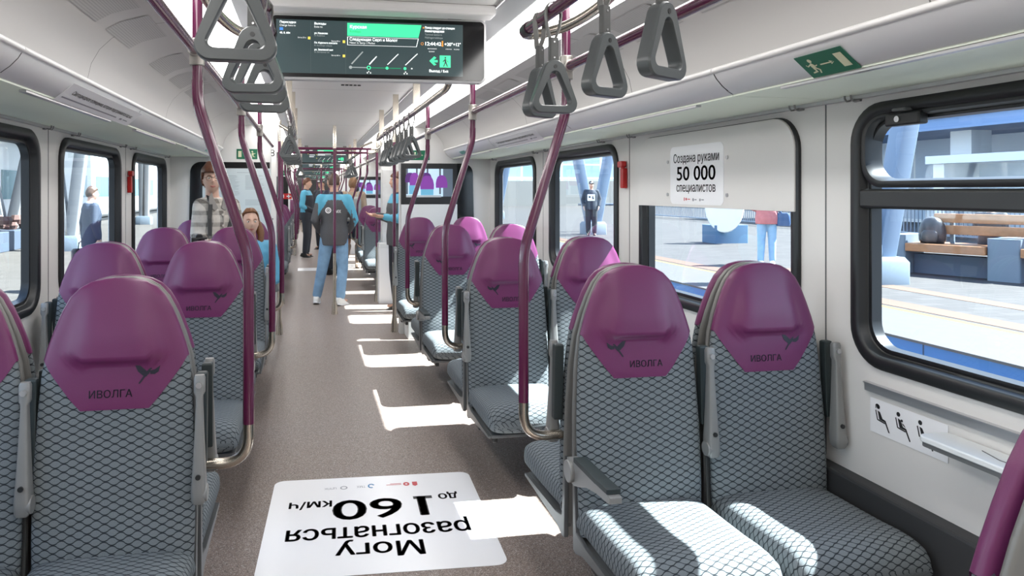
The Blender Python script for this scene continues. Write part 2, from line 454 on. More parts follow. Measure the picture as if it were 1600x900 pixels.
FPROF = [(0, 0), (0, .012), (.010, .020), (.034, .020), (.044, .012), (.047, -.012), (.052, -.016), (.060, -.012), (.068, -.014), (.071, -.050)]
def ringloft(mb, y0, y1, z0, z1, r, prof, X, s, n=8):
    rings = []
    for ins, off in prof:
        rr = max(r - ins * .75, .012)
        rings.append([(X - s * off, a, b) for a, b in rrect(y0 + ins, y1 - ins, z0 + ins, z1 - ins, rr, n)])
    mb.loft(rings, cap=False)
WN = [0]
def window(X, s, y0, y1, blind=False, hopper=False):
    WN[0] += 1
    e = bpy.data.objects.new('window_%d' % WN[0], None); COL.objects.link(e); e.location = (X, (y0 + y1) / 2, WZ[0]); tag(e, kind='structure')
    L = Vector((-X, -(y0 + y1) / 2, -WZ[0]))
    def put(name, mb, m, **kw):
        o = obj(name, mb, m, e, **kw); o.location = L; tag(o, kind='structure'); return o
    mb = MB(); ringloft(mb, y0, y1, WZ[0], WZ[1], .135, FPROF, X, s); put('window_frame', mb, RUBBER, smooth=50)
    mb = MB(); pts = rrect(y0 + .06, y1 - .06, WZ[0] + .06, WZ[1] - .06, .08); xx = X + s * .048
    mb.add([(xx, a, b) for a, b in pts], [tuple(range(len(pts)))]); put('window_glass', mb, GLASS, smooth=0)
    if hopper:
        mb = MB(); xa, xb = sorted((X - s * .016, X + s * .05)); mb.box(xa, xb, y0 + .04, y1 - .04, 1.490, 1.556); put('window_divider', mb, BLACKP, bevel=.01)
        mb = MB(); ringloft(mb, y0 + .045, y1 - .045, 1.560, WZ[1] - .03, .09, [(0, -.01), (0, .010), (.006, .014), (.022, .012), (.028, -.008), (.030, -.048)], X, s); put('hopper_sash', mb, RUBBER, smooth=50)
        mb = MB(); xa, xb = sorted((X - s * .026, X + s * .01)); mb.box(xa, xb, y1 - .30, y1 - .165, 1.758, 1.800); put('hopper_latch_box', mb, BLACKP, bevel=.006)
        mb = MB(); mb.cyl((X - s * .024, y1 - .218, 1.779), (X - s * .030, y1 - .218, 1.779), .010); put('latch_screw', mb, ALU)
        mb = MB(); xa, xb = sorted((X - s * .045, X + s * .0)); mb.box(xa, xb, y1 - .265, y1 - .215, 1.802, 1.812); put('latch_tab', mb, GREYP, bevel=.003)
    if blind:
        mb = MB(); pts = [(a, b) for a, b in rrect(y0 + .008, y1 - .008, 1.20, WZ[1] - .004, .13, 8) if b > 1.6]
        poly = [(y0 + .008, 1.468)] + [(y1 - .008, 1.468)] + pts
        mb.prism(poly, 0, X - s * .003, X - s * .024); put('window_blind_panel', mb, WALLM, bevel=.003)
        mb = MB()
        for yy in ((2.945, 1.70), (2.945, 1.53), (3.485, 1.70), (3.485, 1.53)):
            mb.cyl((X - s * .022, yy[0], yy[1]), (X - s * .029, yy[0], yy[1]), .009, 10)
        put('panel_rivets', mb, ALU)
    return e
for i, (a, b) in enumerate(WIN):
    window(XR, 1, a, b, blind=(i == 2), hopper=(i == 1)); window(XL, -1, a, b)
for a, b in WIN_FAR:
    window(XR, 1, a, b); window(XL, -1, a, b)

DN = [0]
def door(X, s, y0, y1):
    DN[0] += 1
    e = bpy.data.objects.new('door_%d' % DN[0], None); COL.objects.link(e); e.location = (X, y0, FZ); tag(e, kind='structure')
    L = Vector((-X, -y0, -FZ)); ym = (y0 + y1) / 2; x = X + s * .03
    for a, b in ((y0, ym), (ym, y1)):
        mb = MB(); pts = [(a + .004, FZ), (b - .004, FZ), (b - .004, 1.88), (a + .004, 1.88)]; h = rrect(a + .09, b - .09, .80, 1.78, .09)
        tri = tessellate_polygon([[Vector((p[0], p[1], 0)) for p in q] for q in (pts, h)]); fl = pts + h
        mb.add([(x, p, q) for p, q in fl], tri)
        o = obj('door_leaf', mb, WHITEP, e, smooth=0, fix=False); o.location = L; tag(o, kind='structure')
        mb = MB(); mb.loft([[(x - s * .01 * (1 - 2 * k), p, q) for p, q in rrect(a + .09 - ins, b - .09 + ins, .80 - ins, 1.78 + ins, .09)] for k, ins in ((0, .0), (0, .02), (1, .02), (1, -.0))], cap=False)
        o = obj('door_window_seal', mb, RUBBER, e); o.location = L; tag(o, kind='structure')
        mb = MB(); mb.add([(x, p, q) for p, q in h], [tuple(range(len(h)))])
        o = obj('door_glass', mb, GLASS, e, smooth=0, fix=False); o.location = L; tag(o, kind='structure')
for a, b in DOORS: door(XR, 1, a, b); door(XL, -1, a, b)

# seams, lower heater covers and window ledge profiles
TN = [0]
def trim(mb, m, name=None, **kw):
    TN[0] += 1
    return struct(name or 'trim_%d' % TN[0], mb, m, **kw)
for X, s in ((XR, 1), (XL, -1)):
    for yy in (0.735, 2.35, 3.99, 5.58):
        mb = MB(); xa, xb = sorted((X - s * .0015, X + s * .01)); mb.box(xa, xb, yy - .0028, yy + .0028, .58, 1.90); trim(mb, GREYP, smooth=0)
    for a, b in ((Y0, 7.28), (9.7, 14.45), (16.8, 22.2)):
        mb = MB(); xa, xb = sorted((X - s * .055, X + s * .01)); mb.box(xa, xb, a, b, FZ, .565)
        trim(mb, WALLD, 'baseboard_%s' % ('right' if s > 0 else 'left') if a == Y0 else None, smooth=0, bevel=.01)
    mb = MB(); xa, xb = sorted((X - s * .013, X)); mb.box(xa, xb, -.6, 2.15, .872, .898); xa, xb = sorted((X - s * .02, X)); mb.box(xa, xb, -.6, 2.15, .898, .902); trim(mb, ALU, smooth=0)

# ceiling profile: (distance from centre line, height)
def strip_of(prof, y0, y1, ny=2, side=1):
    mb = MB(); rows = []
    for i in range(ny):
        y = y0 + (y1 - y0) * i / (ny - 1); rows.append([(CX + side * a, y, z) for a, z in prof])
    mb.grid(rows); return mb
mb = MB(); mb.v = [(CX - .50, Y0, 2.33), (CX + .50, Y0, 2.33), (CX + .50, YE, 2.33), (CX - .50, YE, 2.33)]; mb.f = [(0, 3, 2, 1)]; mb.m = [0]
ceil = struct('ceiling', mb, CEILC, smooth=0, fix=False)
COVE = [(.795, 2.206), (.88, 2.195), (.96, 2.17), (1.02, 2.135), (1.065, 2.09), (1.095, 2.035), (1.108, 1.975), (1.112, 1.955)]
for s, nm in ((1, 'right'), (-1, 'left')):
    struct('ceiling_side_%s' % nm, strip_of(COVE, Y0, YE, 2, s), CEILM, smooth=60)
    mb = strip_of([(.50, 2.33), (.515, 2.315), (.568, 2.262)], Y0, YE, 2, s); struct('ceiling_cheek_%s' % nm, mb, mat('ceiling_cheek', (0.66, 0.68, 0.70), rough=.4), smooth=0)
    mb = MB(); mb.box(CX + s * .50 - .004, CX + s * .50 + .004, Y0, YE, 2.318, 2.332); trim(mb, ALU, smooth=0)
    # luminous strip: one long lamp each side
    o = obj('ceiling_light_strip', strip_of([(.565, 2.262), (.585, 2.226), (.635, 2.206), (.72, 2.199), (.792, 2.205)], Y0, YE, 2, s), LED, smooth=60)
    tag(o, 'long white glowing light strip along the %s side of the ceiling' % nm, 'ceiling light', 'light strips along the ceiling')
    # dark roof above so that no daylight leaks in
    mb = MB(); mb.box(*sorted((CX + s * .50, CX + s * 1.75)), Y0, YE, 2.36, 3.30); struct('roof_%s' % nm, mb, WALLD, smooth=0)
mb = MB(); mb.box(CX - .50, CX + .50, Y0, YE, 2.36, 2.42); struct('roof_middle', mb, WALLD, smooth=0)
for s, nm in ((1, 'right'), (-1, 'left')):
    mb = MB(); mb.box(*sorted((CX + s * 1.60, CX + s * 1.70)), Y0, YE, 1.93, 2.42); struct('roof_side_%s' % nm, mb, WALLD, smooth=0)

# overhead luggage shelf each side: fascia units, bright lip, frosted glass shelf
FAS = [(1.104, 1.958), (1.116, 1.938), (1.138, 1.914), (1.165, 1.893), (1.192, 1.879)]
SEAMS = [Y0, -.75, .70, 2.28, 3.80, 5.45, 7.27]
for s, nm in ((1, 'right'), (-1, 'left')):
    t = thing('luggage_shelf', 'silver fronted frosted overhead shelf running along the %s wall' % nm, 'shelf', (CX + s * 1.1, 0, 1.9), 0, 'overhead shelves along both walls')
    L = Vector((-(CX + s * 1.1), 0, -1.9))
    for a, b in zip(SEAMS, SEAMS[1:]):
        mb = strip_of(FAS + [(1.192, 1.905)], a + .003, b - .003, 2, s); obj('fascia_panel', mb, FASCIA, t, loc=L, smooth=60)
        mb = MB(); mb.tube([(CX + s * 1.104, a + .002, 1.966), (CX + s * 1.104, b - .002, 1.966)], .0095, 10); obj('fascia_lip', mb, LIPM, t, loc=L, smooth=60)
        mb = MB(); mb.box(*sorted((CX + s * 1.180, CX + s * 1.597)), a + .003, b - .003, 1.879, 1.885); o = obj('shelf_glass', mb, SHELFG, t, loc=L, smooth=0)
        mb = MB(); mb.box(*sorted((CX + s * 1.183, CX + s * 1.205)), a + .25, b - .25, 1.871, 1.8785); obj('shelf_edge_strip', mb, ALU, t, loc=L, smooth=0)
    mb = MB(); mb.box(*sorted((CX + s * 1.575, CX + s * 1.598)), Y0, 7.27, 1.866, 1.8785); obj('wall_rail', mb, ALU, t, loc=L, smooth=0)
    struct('soffit_%s' % nm, MB().box(*sorted((CX + s * 1.10, CX + s * 1.60)), 7.40, YE, 1.90, 1.96), WHITEP, smooth=0)

# perforated ceiling grilles
for s, nm in ((1, 'right'), (-1, 'left')):
    for k in range(7):
        y = 1.35 + .48 * k + (.25 if k > 3 else 0)
        mb = MB(); mb.grid([[(CX + s * (.86 + .05 * q), y + .36 * e, interp(COVE, 0) if 0 else interp([(a, z - .0015) for a, z in COVE], .86 + .05 * q)) for q in range(4)] for e in (0, 1)])
        o = obj('ceiling_grille', mb, PERF, smooth=60)
        tag(o, 'perforated grey ceiling grille on the %s side, %s from the camera' % (nm, ['first', 'second', 'third', 'fourth', 'fifth', 'sixth', 'seventh'][k]), 'grille', 'perforated ceiling grilles')
for k in range(3):
    mb = MB(); mb.box(CX - .42 + .29 * k, CX - .17 + .29 * k, 2.05, 2.62, 2.3265, 2.3285); o = obj('ceiling_grille', mb, PERF, smooth=0)
    tag(o, 'perforated grille in the middle ceiling before the screen, %s' % ['left one', 'centre one', 'right one'][k], 'grille', 'perforated ceiling grilles')
# cross trough the screen hangs from
mb = MB(); mb.box(CX - .50, CX + .50, 2.92, 3.02, 2.285, 2.33); mb.box(CX - .50, CX + .50, 3.10, 3.40, 2.30, 2.33); trim(mb, CEILC, smooth=0, bevel=.012)
mb = MB()
for k in range(5): mb.cyl((CX - .03 + .03 * k, 5.3, 2.329), (CX - .03 + .03 * k, 5.3, 2.322), .012, 12)
o = obj('smoke_detector', mb, BLACKP); tag(o, 'small row of dark sensor dots in the middle of the ceiling', 'sensor')

# bulkheads between saloon and vestibules
def bulkhead(Y, ainner, name, th=.10):
    for s, nm in ((1, 'right'), (-1, 'left')):
        poly = [(CX + s * a, z) for a, z in [(ainner, FZ), (ainner, 2.20), (.80, 2.204)] + COVE[1:] + [(1.19, 1.90), (1.60, 1.90), (1.60, FZ)]]
        struct('%s_%s' % (name, nm), MB().prism(poly, 1, Y, Y + th), WHITEP, smooth=0)
bulkhead(7.30, .645, 'wall_end'); bulkhead(9.62, .69, 'wall_vestibule'); bulkhead(14.5, .66, 'wall_far'); bulkhead(16.75, .69, 'wall_beyond'); bulkhead(24.2, .69, 'wall_distant')
for s, nm, Y in ((1, 'right', 7.30), (-1, 'left', 7.30), (1, 'right', 14.5), (-1, 'left', 14.5)):
    near = Y < 10
    a0 = .655 if near else .67
    pts = [(CX + s * a0, .62), (CX + s * a0, 1.832)]
    for k in range(9):
        an = R(90 - 90 * k / 8); pts.append((CX + s * (1.31 + .10 * cos(an)), 1.732 + .10 * sin(an)))
    pts += [(CX + s * 1.435, .62)]
    o = obj('bulkhead_glass', MB().prism(pts, 1, Y - .012, Y - .0005), BLACKG, smooth=0)
    tag(o, 'black glass panel on the %s %s wall with rounded upper corner' % ('near' if near else 'far', nm + ' end'), 'panel', 'black end wall panels')

def EW(x, y, z): return frame_mat((x, y, z), (1, 0, 0), (0, 0, 1))      # faces the camera side (-Y)
# screen on the right end wall
def end_screen(x0, x1, z0, z1, Y, label):
    t = thing('wall_screen', label, 'screen', ((x0 + x1) / 2, Y, z0), 0, 'screens on the end walls')
    c = EW(0, -.028, (z1 - z0) / 2); wd, h = x1 - x0, z1 - z0
    obj('screen_bezel', MB().box(-wd / 2, wd / 2, -.026, -.0005, 0, h), BLACKP, t, bevel=.004)
    S = lambda n, col, e: mat(n, col, .3, emit=col, estr=e)
    a, b = -wd / 2 + .05, wd / 2 - .05
    plate('screen_picture', frame_mat((0, -.0268, h / 2 + .01), (1, 0, 0), (0, 0, 1)), b - a, h - .13, .002, S('scr_window', (.50, .66, .80), .55), t, th=.0006)
    M = frame_mat((0, -.0268, 0), (1, 0, 0), (0, 0, 1))
    k = wd / .58
    flat('screen_graphic', [[(x * k, .10), (x * k + .018, .10), (x * k + .018, h - .055), (x * k, h - .055)] for x in (-.24, -.14, -.03, .1, .17)], S('scr_frame', (.10, .12, .14), .3), M, t, .0006)
    flat('screen_right_wall', [[(.14 * k, .075), (b, .075), (b, h - .055), (.14 * k, h - .055)]], S('scr_wall', (.10, .13, .17), .5), M, t, .0008)
    dome = lambda cx, z0, w_, h_: [(cx * k + w_ * q, z0 + h_ * v) for q, v in ((-1, .0), (1, .0), (1.02, .35), (.9, .65), (.68, .87), (.35, .98), (0, 1), (-.35, .98), (-.68, .87), (-.9, .65), (-1.02, .35))]
    flat('screen_graphic', [dome(-.20, .22, .05, .10), dome(-.035, .24, .055, .08)], S('scr_seat_dim', (.07, .02, .13), .7), M, t, .0009)
    flat('screen_graphic', [dome(-.155, .19, .05, .13), dome(-.025, .15, .07, .14), dome(.125, .165, .06, .13)], S('scr_seat', (.16, .035, .24), .8), M, t, .001)
    flat('screen_graphic', [[(-.21 * k, .10), (-.12 * k, .10), (-.12 * k, .19), (-.21 * k, .19)], [(-.09 * k, .09), (.04 * k, .09), (.04 * k, .15), (-.09 * k, .15)]], S('scr_fab', (.12, .35, .50), .6), M, t, .0012)
    flat('screen_caption_bar', [[(a, .068), (.12 * k, .068), (.12 * k, .088), (a, .088)]], S('scr_bar', (.35, .38, .40), .5), M, t, .0014)
    return t
end_screen(.935, 1.52, 1.415, 1.830, 7.287, 'black framed wall screen showing purple seats on the right end wall')
end_screen(.95, 1.535, 1.40, 1.820, 14.487, 'small distant wall screen glowing blue beyond the vestibule')
for Y, nm in ((7.30, 'near'), (14.5, 'far')):
    o = obj('advert_board', MB().box(.935, 1.52, Y - .035, Y - .013, .72, 1.41), WHITEP, smooth=0, bevel=.003)
    tag(o, 'plain white board under the %s end wall screen' % nm, 'board', 'white boards under the screens')
# notice on the left end wall
t = thing('notice_poster', 'pale blue printed notice sheet on the black left end wall', 'poster', (-.69, 7.286, 1.10))
obj('poster_sheet', MB().box(-.325, .325, -.003, -.0005, 0, .67), mat('poster_paper', (.62, .70, .73), .5), t, smooth=0)
M = frame_mat((0, -.003, 0), (1, 0, 0), (0, 0, 1)); pl = []
rnd = random.Random(3)
for (x0, x1, z0, z1, st) in ((-.14, .04, .40, .60, .012), (.08, .27, .46, .60, .011), (.08, .27, .30, .36, .012), (-.30, -.18, .15, .55, .016), (-.12, .04, .12, .34, .018), (.08, .26, .22, .245, .01), (.0, .2, .625, .63, .01)):
    z = z1
    while z > z0:
        pl.append([(x0, z), (x0 + (x1 - x0) * rnd.uniform(.6, 1), z), (x0 + (x1 - x0) * rnd.uniform(.6, 1), z - .003), (x0, z - .003)]); z -= st
flat('poster_print', pl, mat('poster_ink', (.28, .33, .37), .5), M, t, .0006)
t = thing('slogan_poster', 'white slogan panel with large black lettering at the left vestibule', 'sign', (-.55, 9.612, 1.0))
obj('panel_sheet', MB().box(-.36, .135, -.003, -.0005, 0, 1.15), WHITEP, t, smooth=0)
M = frame_mat((0, -.003, 0), (1, 0, 0), (0, 0, 1))
def tl(body, size, x, z): text('panel_lettering', body, size, INK, frame_mat((x, -.003, z), (1, 0, 0), (0, 0, 1)), t, align='RIGHT', lift=.0006)
tl('68', .13, .122, 1.04); tl('о,', .11, .105, .21); tl('о,', .11, .095, .10); tl('о', .11, .122, .005 + .0)
# marbled panel and white bin on the right of the vestibule
MARB = mat('marble_print', (.70, .70, .69), .35, noise=.22, nscale=9)
o = obj('marbled_panel', MB().box(.98, 1.24, 9.595, 9.6195, FZ, 1.83), MARB, smooth=0, bevel=.003); tag(o, 'pale marbled panel on the right of the vestibule', 'panel')
t = thing('litter_bin', 'tall white litter bin standing in the vestibule by the marbled panel', 'bin', (1.0, 9.44, FZ), 0, 'white bins')
obj('bin_body', MB().loft([[(x, y, z) for x, y in rrect(-.095, .095, -.12, .12, .02)] for z in (.0, .72)]), WHITEP, t, smooth=40)
obj('bin_lid', MB().loft([[(x, y, z) for x, y in rrect(-.098, .098, -.125, .125, .02)] for z in (.721, .78)]), mat('bin_lid_white', (.72, .72, .70), .3), t, smooth=40)
b2 = dup(t, (.64, 14.3, FZ), 0, 'low white bin on the floor of the far vestibule')
b2.scale = (1.3, 1.3, .45)
# seat plinth at the right end wall
o = obj('equipment_box', MB().box(.97, 1.80, 7.02, 7.286, FZ, .40), WHITEP, smooth=0, bevel=.008); tag(o, 'white equipment box under the last right hand seats', 'box')

def sign_exit(name, M, wd, h, label, flip=False, runner=True, parent=None):
    f = -1 if flip else 1
    t = thing(name, label, 'sign', M.translation, 0, 'green exit signs')
    M2 = M.copy(); M2.translation = (0, 0, 0)
    plate('sign_plate', M2, wd, h, .002, GREEN, t, th=.0012)
    polys = [[(f * x, y) for x, y in q] for q in ([(wd * .26, -h * .30), (wd * .42, -h * .30), (wd * .42, h * .30), (wd * .26, h * .30)],)]
    polys += [[(f * x, y) for x, y in strip((-wd * .12, 0), (wd * .12, 0), h * .05)], [(f * wd * .17, 0), (f * wd * .09, h * .09), (f * wd * .09, h * .045)], [(f * wd * .17, 0), (f * wd * .09, -h * .045), (f * wd * .09, -h * .09)]]
    if runner:
        for q in RUNNER: polys.append([(f * (-wd * .30 + a * h * .78), h * .06 + b * h * .78) for a, b in q])
        polys.append([(f * (-wd * .30 + a), b) for a, b in disc(h * .09, h * .24, h * .085, 14)])
    flat('sign_pictogram', polys, CREAM, M2, t, .0008)
    return t
sign_exit('exit_sign', EW(-.595, 7.297, 1.912), .20, .10, 'small green exit sign on the left end wall', flip=True)
sign_exit('exit_sign', EW(1.135, 7.297, 1.915), .20, .10, 'small green exit sign on the right end wall above the screen')
sign_exit('exit_sign', EW(-.46, 14.497, 1.90), .20, .10, 'tiny green exit sign on the far left end wall', flip=True)
t = thing('fire_sign', 'small red fire sign with white symbols on the far left end wall', 'sign', (-.42, 14.48, 1.44))
obj('sign_plate', MB().box(-.12, .10, -.004, -.0005, -.055, .055), RED, t, smooth=0)
flat('sign_symbols', [[(-.09, -.03), (-.05, -.03), (-.05, .03), (-.09, .03)], strip((.0, 0), (.08, 0), .02), strip((.04, -.035), (.04, .035), .02)], STICK, frame_mat((0, -.004, 0), (1, 0, 0), (0, 0, 1)), t, .0008)
# fascia plane helpers: the sloping front between (1.118,1.945) and (1.178,1.906)
def fascia_M(s, y, up=0.0):
    a = Vector((1.116, 1.938)); b = Vector((1.180, 1.885)); c = (a + b) / 2
    xd = Vector((0, -s, 0)); yd = Vector((s * (a.x - b.x), 0, a.y - b.y))
    n = xd.cross(yd.normalized()); 
    return frame_mat(Vector((CX + s * c.x, y, c.y)) + n * .006, xd, yd)
sign_exit('exit_sign', fascia_M(1, 1.78), .185, .086, 'large green running figure exit sign stuck on the right overhead shelf front')
t0 = None
for s, y, lab in ((-1, 3.30, 'white lighting slogan strip on the left overhead shelf front'), (1, 4.85, 'white slogan strip with small lettering on the right overhead shelf front')):
    M = fascia_M(s, y); t = thing('slogan_strip', lab, 'sign', M.translation, 0, 'slogan strips on the overhead shelves')
    M2 = M.copy(); M2.translation = (0, 0, 0)
    plate('strip_sheet', M2, 1.06, .094, .002, STICK, t, th=.001)
    ml = M2 @ Matrix.Translation((0, .008, 0))
    text('strip_lettering', 'Светодиодное освещение, которое подстраивается под нас', .026, INK, ml, t, lift=.0008, width=.90, bold=.0004)
    mm = M2 @ Matrix.Translation((-.05, -.022, 0))
    flat('strip_small_print', [[(-.45, -.004), (.30, -.004), (.30, .002), (-.45, .002)], [(.36, -.006), (.40, -.006), (.40, .004), (.36, .004)], [(.42, -.003), (.5, -.003), (.5, .002), (.42, .002)]], GREYINK, mm, t, .0008)
for s, nm in ((1, 'right'), (-1, 'left')):
    M = fascia_M(s, 6.55); t = thing('shelf_sticker', 'tiny green sticker near the far end of the %s overhead shelf' % nm, 'sticker', M.translation, 0, 'green shelf stickers')
    M2 = M.copy(); M2.translation = (0, 0, 0); plate('sticker_sheet', M2, .22, .04, .002, mat('sticker_green', (.10, .36, .26), .4), t, th=.001)

# plaque on the blind panel
M = frame_mat((XR - .0255, 3.214, 1.628), (0, -1, 0), (0, 0, 1))
t = thing('slogan_plaque', 'white rounded plaque with black lettering on the blanked window panel', 'sign', M.translation)
M2 = M.copy(); M2.translation = (0, 0, 0)
plate('plaque_sheet', M2, .485, .292, .03, STICK, t, th=.0015)
text('plaque_lettering', 'Создана руками', .062, INK, M2 @ Matrix.Translation((0, .082, 0)), t, width=.415, bold=.0006, lift=.0008)
text('plaque_lettering', '50 000', .098, INK, M2 @ Matrix.Translation((0, .004, 0)), t, width=.35, bold=.0022, lift=.0008)
text('plaque_lettering', 'специалистов', .062, INK, M2 @ Matrix.Translation((0, -.064, 0)), t, width=.355, bold=.0006, lift=.0008)
flat('plaque_red_marks', [[(-.105, -.128), (-.097, -.128), (-.097, -.112), (-.105, -.112)], disc(-.082, -.12, .007, 10), [(-.07, -.122), (-.045, -.122), (-.045, -.118), (-.07, -.118)]], REDINK, M2, t, .0008)
flat('plaque_grey_marks', [disc(-.017, -.122, .008, 10), [(-.005, -.124), (.015, -.124), (.015, -.119), (-.005, -.119)], disc(.045, -.122, .007, 10), [(.056, -.124), (.08, -.124), (.08, -.119), (.056, -.119)]], GREYINK, M2, t, .0008)

# priority seat sticker under the near right window
M = frame_mat((XR - .003, 1.985, .794), (0, -1, 0), (0, 0, 1))
t = thing('priority_sticker', 'white sticker with three black seated figures on the right wall', 'sticker', M.translation)
M2 = M.copy(); M2.translation = (0, 0, 0); plate('sticker_sheet', M2, .300, .114, .002, STICK, t, th=.001)
pl = []
for k, cx in enumerate((-.105, -.022, .062)):
    sx = .040
    pl += [[(cx - .020 + a, .026 + b) for a, b in disc(0, 0, .0058, 12)]]
    pl += [strip((cx - .028, .016), (cx - .022, -.008), .0035), strip((cx - .0222, -.0072), (cx + .002, -.0105), .0035)]
    pl += [[(cx - .022, .016), (cx - .014, .014), (cx - .006, -.001), (cx + .004, -.003), (cx + .017, -.030), (cx + .013, -.031), (cx + .001, -.0075), (cx - .016, -.006)]]
    if k == 0: pl += [[(cx - .029, .030), (cx - .024, .033), (cx - .018, .032), (cx - .018, .029), (cx - .026, .028), (cx - .027, .020), (cx - .029, .020)]]
    if k == 1: pl += [disc(cx - .0095, .013, .0035, 10), [(cx - .011, .008), (cx - .004, .006), (cx + .003, -.001), (cx - .004, .0015)]]
    if k == 2: pl += [strip((cx + .003, -.004), (cx + .006, -.028), .0018)]
pl = [[((x - q) * 1.30 + q + .016, y * 1.30) for x, y in p] for p, q in [(p, min((-.105, -.022, .062), key=lambda z: abs(z - sum(v[0] for v in p) / len(p)))) for p in pl]]
flat('sticker_figures', pl, INK, M2, t, .0008)

# folding table under the right window
t = thing('folding_table', 'small white folding table on the right wall under the window', 'table', (XR - .002, 1.59, .815))
mb = MB(); mb.loft([[(x, y, z) for x, y in rrect(-.112, -.004, -.235, .245, .025)] for z in (.0, .018)]); obj('table_top', mb, mat('table_white', (.74, .77, .78), .18, spec=.6), t, smooth=40, bevel=.004)
mb = MB(); mb.loft([[(x, y, z) for x, y in rrect(-.108, -.004, -.23, .24, .023)] for z in (-.012, -.0005)]); obj('table_underside', mb, GREYP, t, smooth=40)
mb = MB(); mb.prism([(-.085, -.013), (-.001, -.013), (-.001, -.07), (-.03, -.07)], 1, .0, .03); obj('table_bracket', mb, SILVERP, t, smooth=0, bevel=.004)
mb = MB(); mb.tube([(-.06, -.06, .0186), (-.07, .02, .0186), (-.05, .09, .0186)], .0015, 6); obj('table_groove', mb, GREYP, t)

# hammers, hooks
def hammer(X, s, y, z, label):
    t = thing('emergency_hammer', label, 'hammer', (X - s * .003, y, z), 0, 'red emergency hammers')
    mb = MB(); mb.loft([[(-s * xo, yy, zz) for yy, zz in rrect(-.020, .020, -.085, .035, .008)] for xo in (0, .028)]); obj('hammer_holder', mb, RED, t, bevel=.003)
    mb = MB(); mb.loft([[(-s * xo, yy, zz) for yy, zz in rrect(-.016, .05, .040, .078, .012)] for xo in (.004, .034)]); obj('hammer_head', mb, RED, t, bevel=.004)
    mb = MB(); mb.cyl((-s * .019, 0, .034), (-s * .019, 0, .045), .012, 12); mb.cyl((-s * .019, .05, .058), (-s * .019, .064, .05), .008, 10, r1=.002); obj('hammer_neck', mb, RED, t)
hammer(XR, 1, 4.035, 1.650, 'red emergency hammer on the right wall pillar'); hammer(XL, -1, 5.64, 1.62, 'red emergency hammer on the left wall pillar')
HK = 0
for s, X, nm in ((1, XR, 'right'), (-1, XL, 'left')):
    for k, y in enumerate((2.19, 2.48, 3.92, 4.36, 5.42, 5.72, 7.05)):
        t = thing('coat_hook', 'small grey double coat hook high on the %s wall, %s along' % (nm, ['first', 'second', 'third', 'fourth', 'fifth', 'sixth', 'seventh'][k]), 'hook', (X - s * .001, y, 1.872), 0, 'coat hooks on the walls')
        mb = MB(); mb.prism([(0, -.015), (0, .016), (-s * .022, .016), (-s * .012, -.012)], 1, -.017, .017); obj('hook_base', mb, SILVERP, t, smooth=0, bevel=.003)
        mb = MB()
        for q in (-.010, .010):
            mb.tube([(-s * .010, q, 0), (-s * .026, q, -.010), (-s * .036, q * 1.3, -.012), (-s * .042, q * 1.5, -.003), (-s * .043, q * 1.5, .008)], .0035, 8)
        obj('hook_prongs', mb, SILVERP, t)
# ------------------------------------------------------------------ seats
# heights here are measured from z = 0 of the car's own datum; the floor lies at FZ
WT = [(.34, .205), (.43, .219), (.55, .222), (.75, .222), (.92, .214), (1.03, .205), (1.06, .198), (1.10, .187), (1.15, .170), (1.20, .150), (1.24, .128), (1.266, .103), (1.283, .072), (1.291, .036), (1.293, .008)]
def seat_w(z): return interp(WT, z)
NSE = 3.0
def pad_h(z): return .032 - .011 * sstep(.55, 1.2, z)
def lean(z): return .042 * max(0.0, z - .45) / .85
def pad_yc(z): return .064 - pad_h(z) + lean(z)                     # the back of the pad stays upright, the front leans back
def pad_pt(z, ang, grow=0.0, bulge=0.0):
    w_ = seat_w(z) + grow; h = pad_h(z) * (1 if z < 1.22 else max(.45, 1 - ((z - 1.22) / .08) ** 2 * .6)) + grow
    c, s_ = cos(ang), sin(ang)
    x = w_ * math.copysign(abs(c) ** (2 / NSE), c); y = pad_yc(z) + h * math.copysign(abs(s_) ** (2 / NSE), s_)
    f = max(0, -s_) ** .5 if s_ < 0 else 0
    xx = min(1, abs(x) / w_)
    y += f * .012 * (1 - xx ** 2) * sstep(.52, .64, z) * (1 - sstep(.82, .95, z))          # lumbar hollow
    y -= f * bulge * (1 - sstep(.45, .80, xx))
    return x, y
def head_bulge(z): return .022 * sstep(1.046, 1.062, z) * (1 - sstep(1.10, 1.285, z))
NA = 44
ANG = [pi / 2 + 2 * pi * k / NA for k in range(NA + 1)]
def pad_surface(zs_of, grow, nrow, close_in, bulge=False):
    rows, uvs = [], []
    for i in range(nrow + 1):
        row, ur = [], []; arc = 0; prev = None
        for a in ANG:
            xr, _ = pad_pt(1.0, a)
            z = zs_of(i / nrow, xr, sin(a))
            x, y = pad_pt(z, a, grow, head_bulge(z) if bulge else 0)
            row.append((x, y, z)); ur.append((xr + (0 if sin(a) < 0 else .0) + .0, z))
        # arc-length u so that the weave keeps its size round the sides
        us = [0.0]
        for p, q in zip(row, row[1:]): us.append(us[-1] + math.hypot(q[0] - p[0], q[1] - p[1]))
        mid = us[len(us) // 2]
        rows.append(row); uvs.append([(u - mid, p[2]) for u, p in zip(us, row)])
    if close_in:
        r0 = [(x * .97, .042 + lean(z) + (y - .042 - lean(z)) * .8, z + .004) for x, y, z in rows[0]]; rows.insert(0, r0); uvs.insert(0, uvs[0])
    return rows, uvs
def build_backrest(parent):
    rows, uvs = pad_surface(lambda t, x, s_: .40 + t * .70, 0.0, 26, False)
    mb = MB(); mb.grid(rows, uvs=uvs); return obj('backrest', mb, FAB, parent, smooth=60)
def vee(x, s_):
    b = .918 + max(0, abs(x) - .092) / .113 * .145
    b = min(b, 1.062)
    return b + (.02 if s_ > 0.3 else 0)
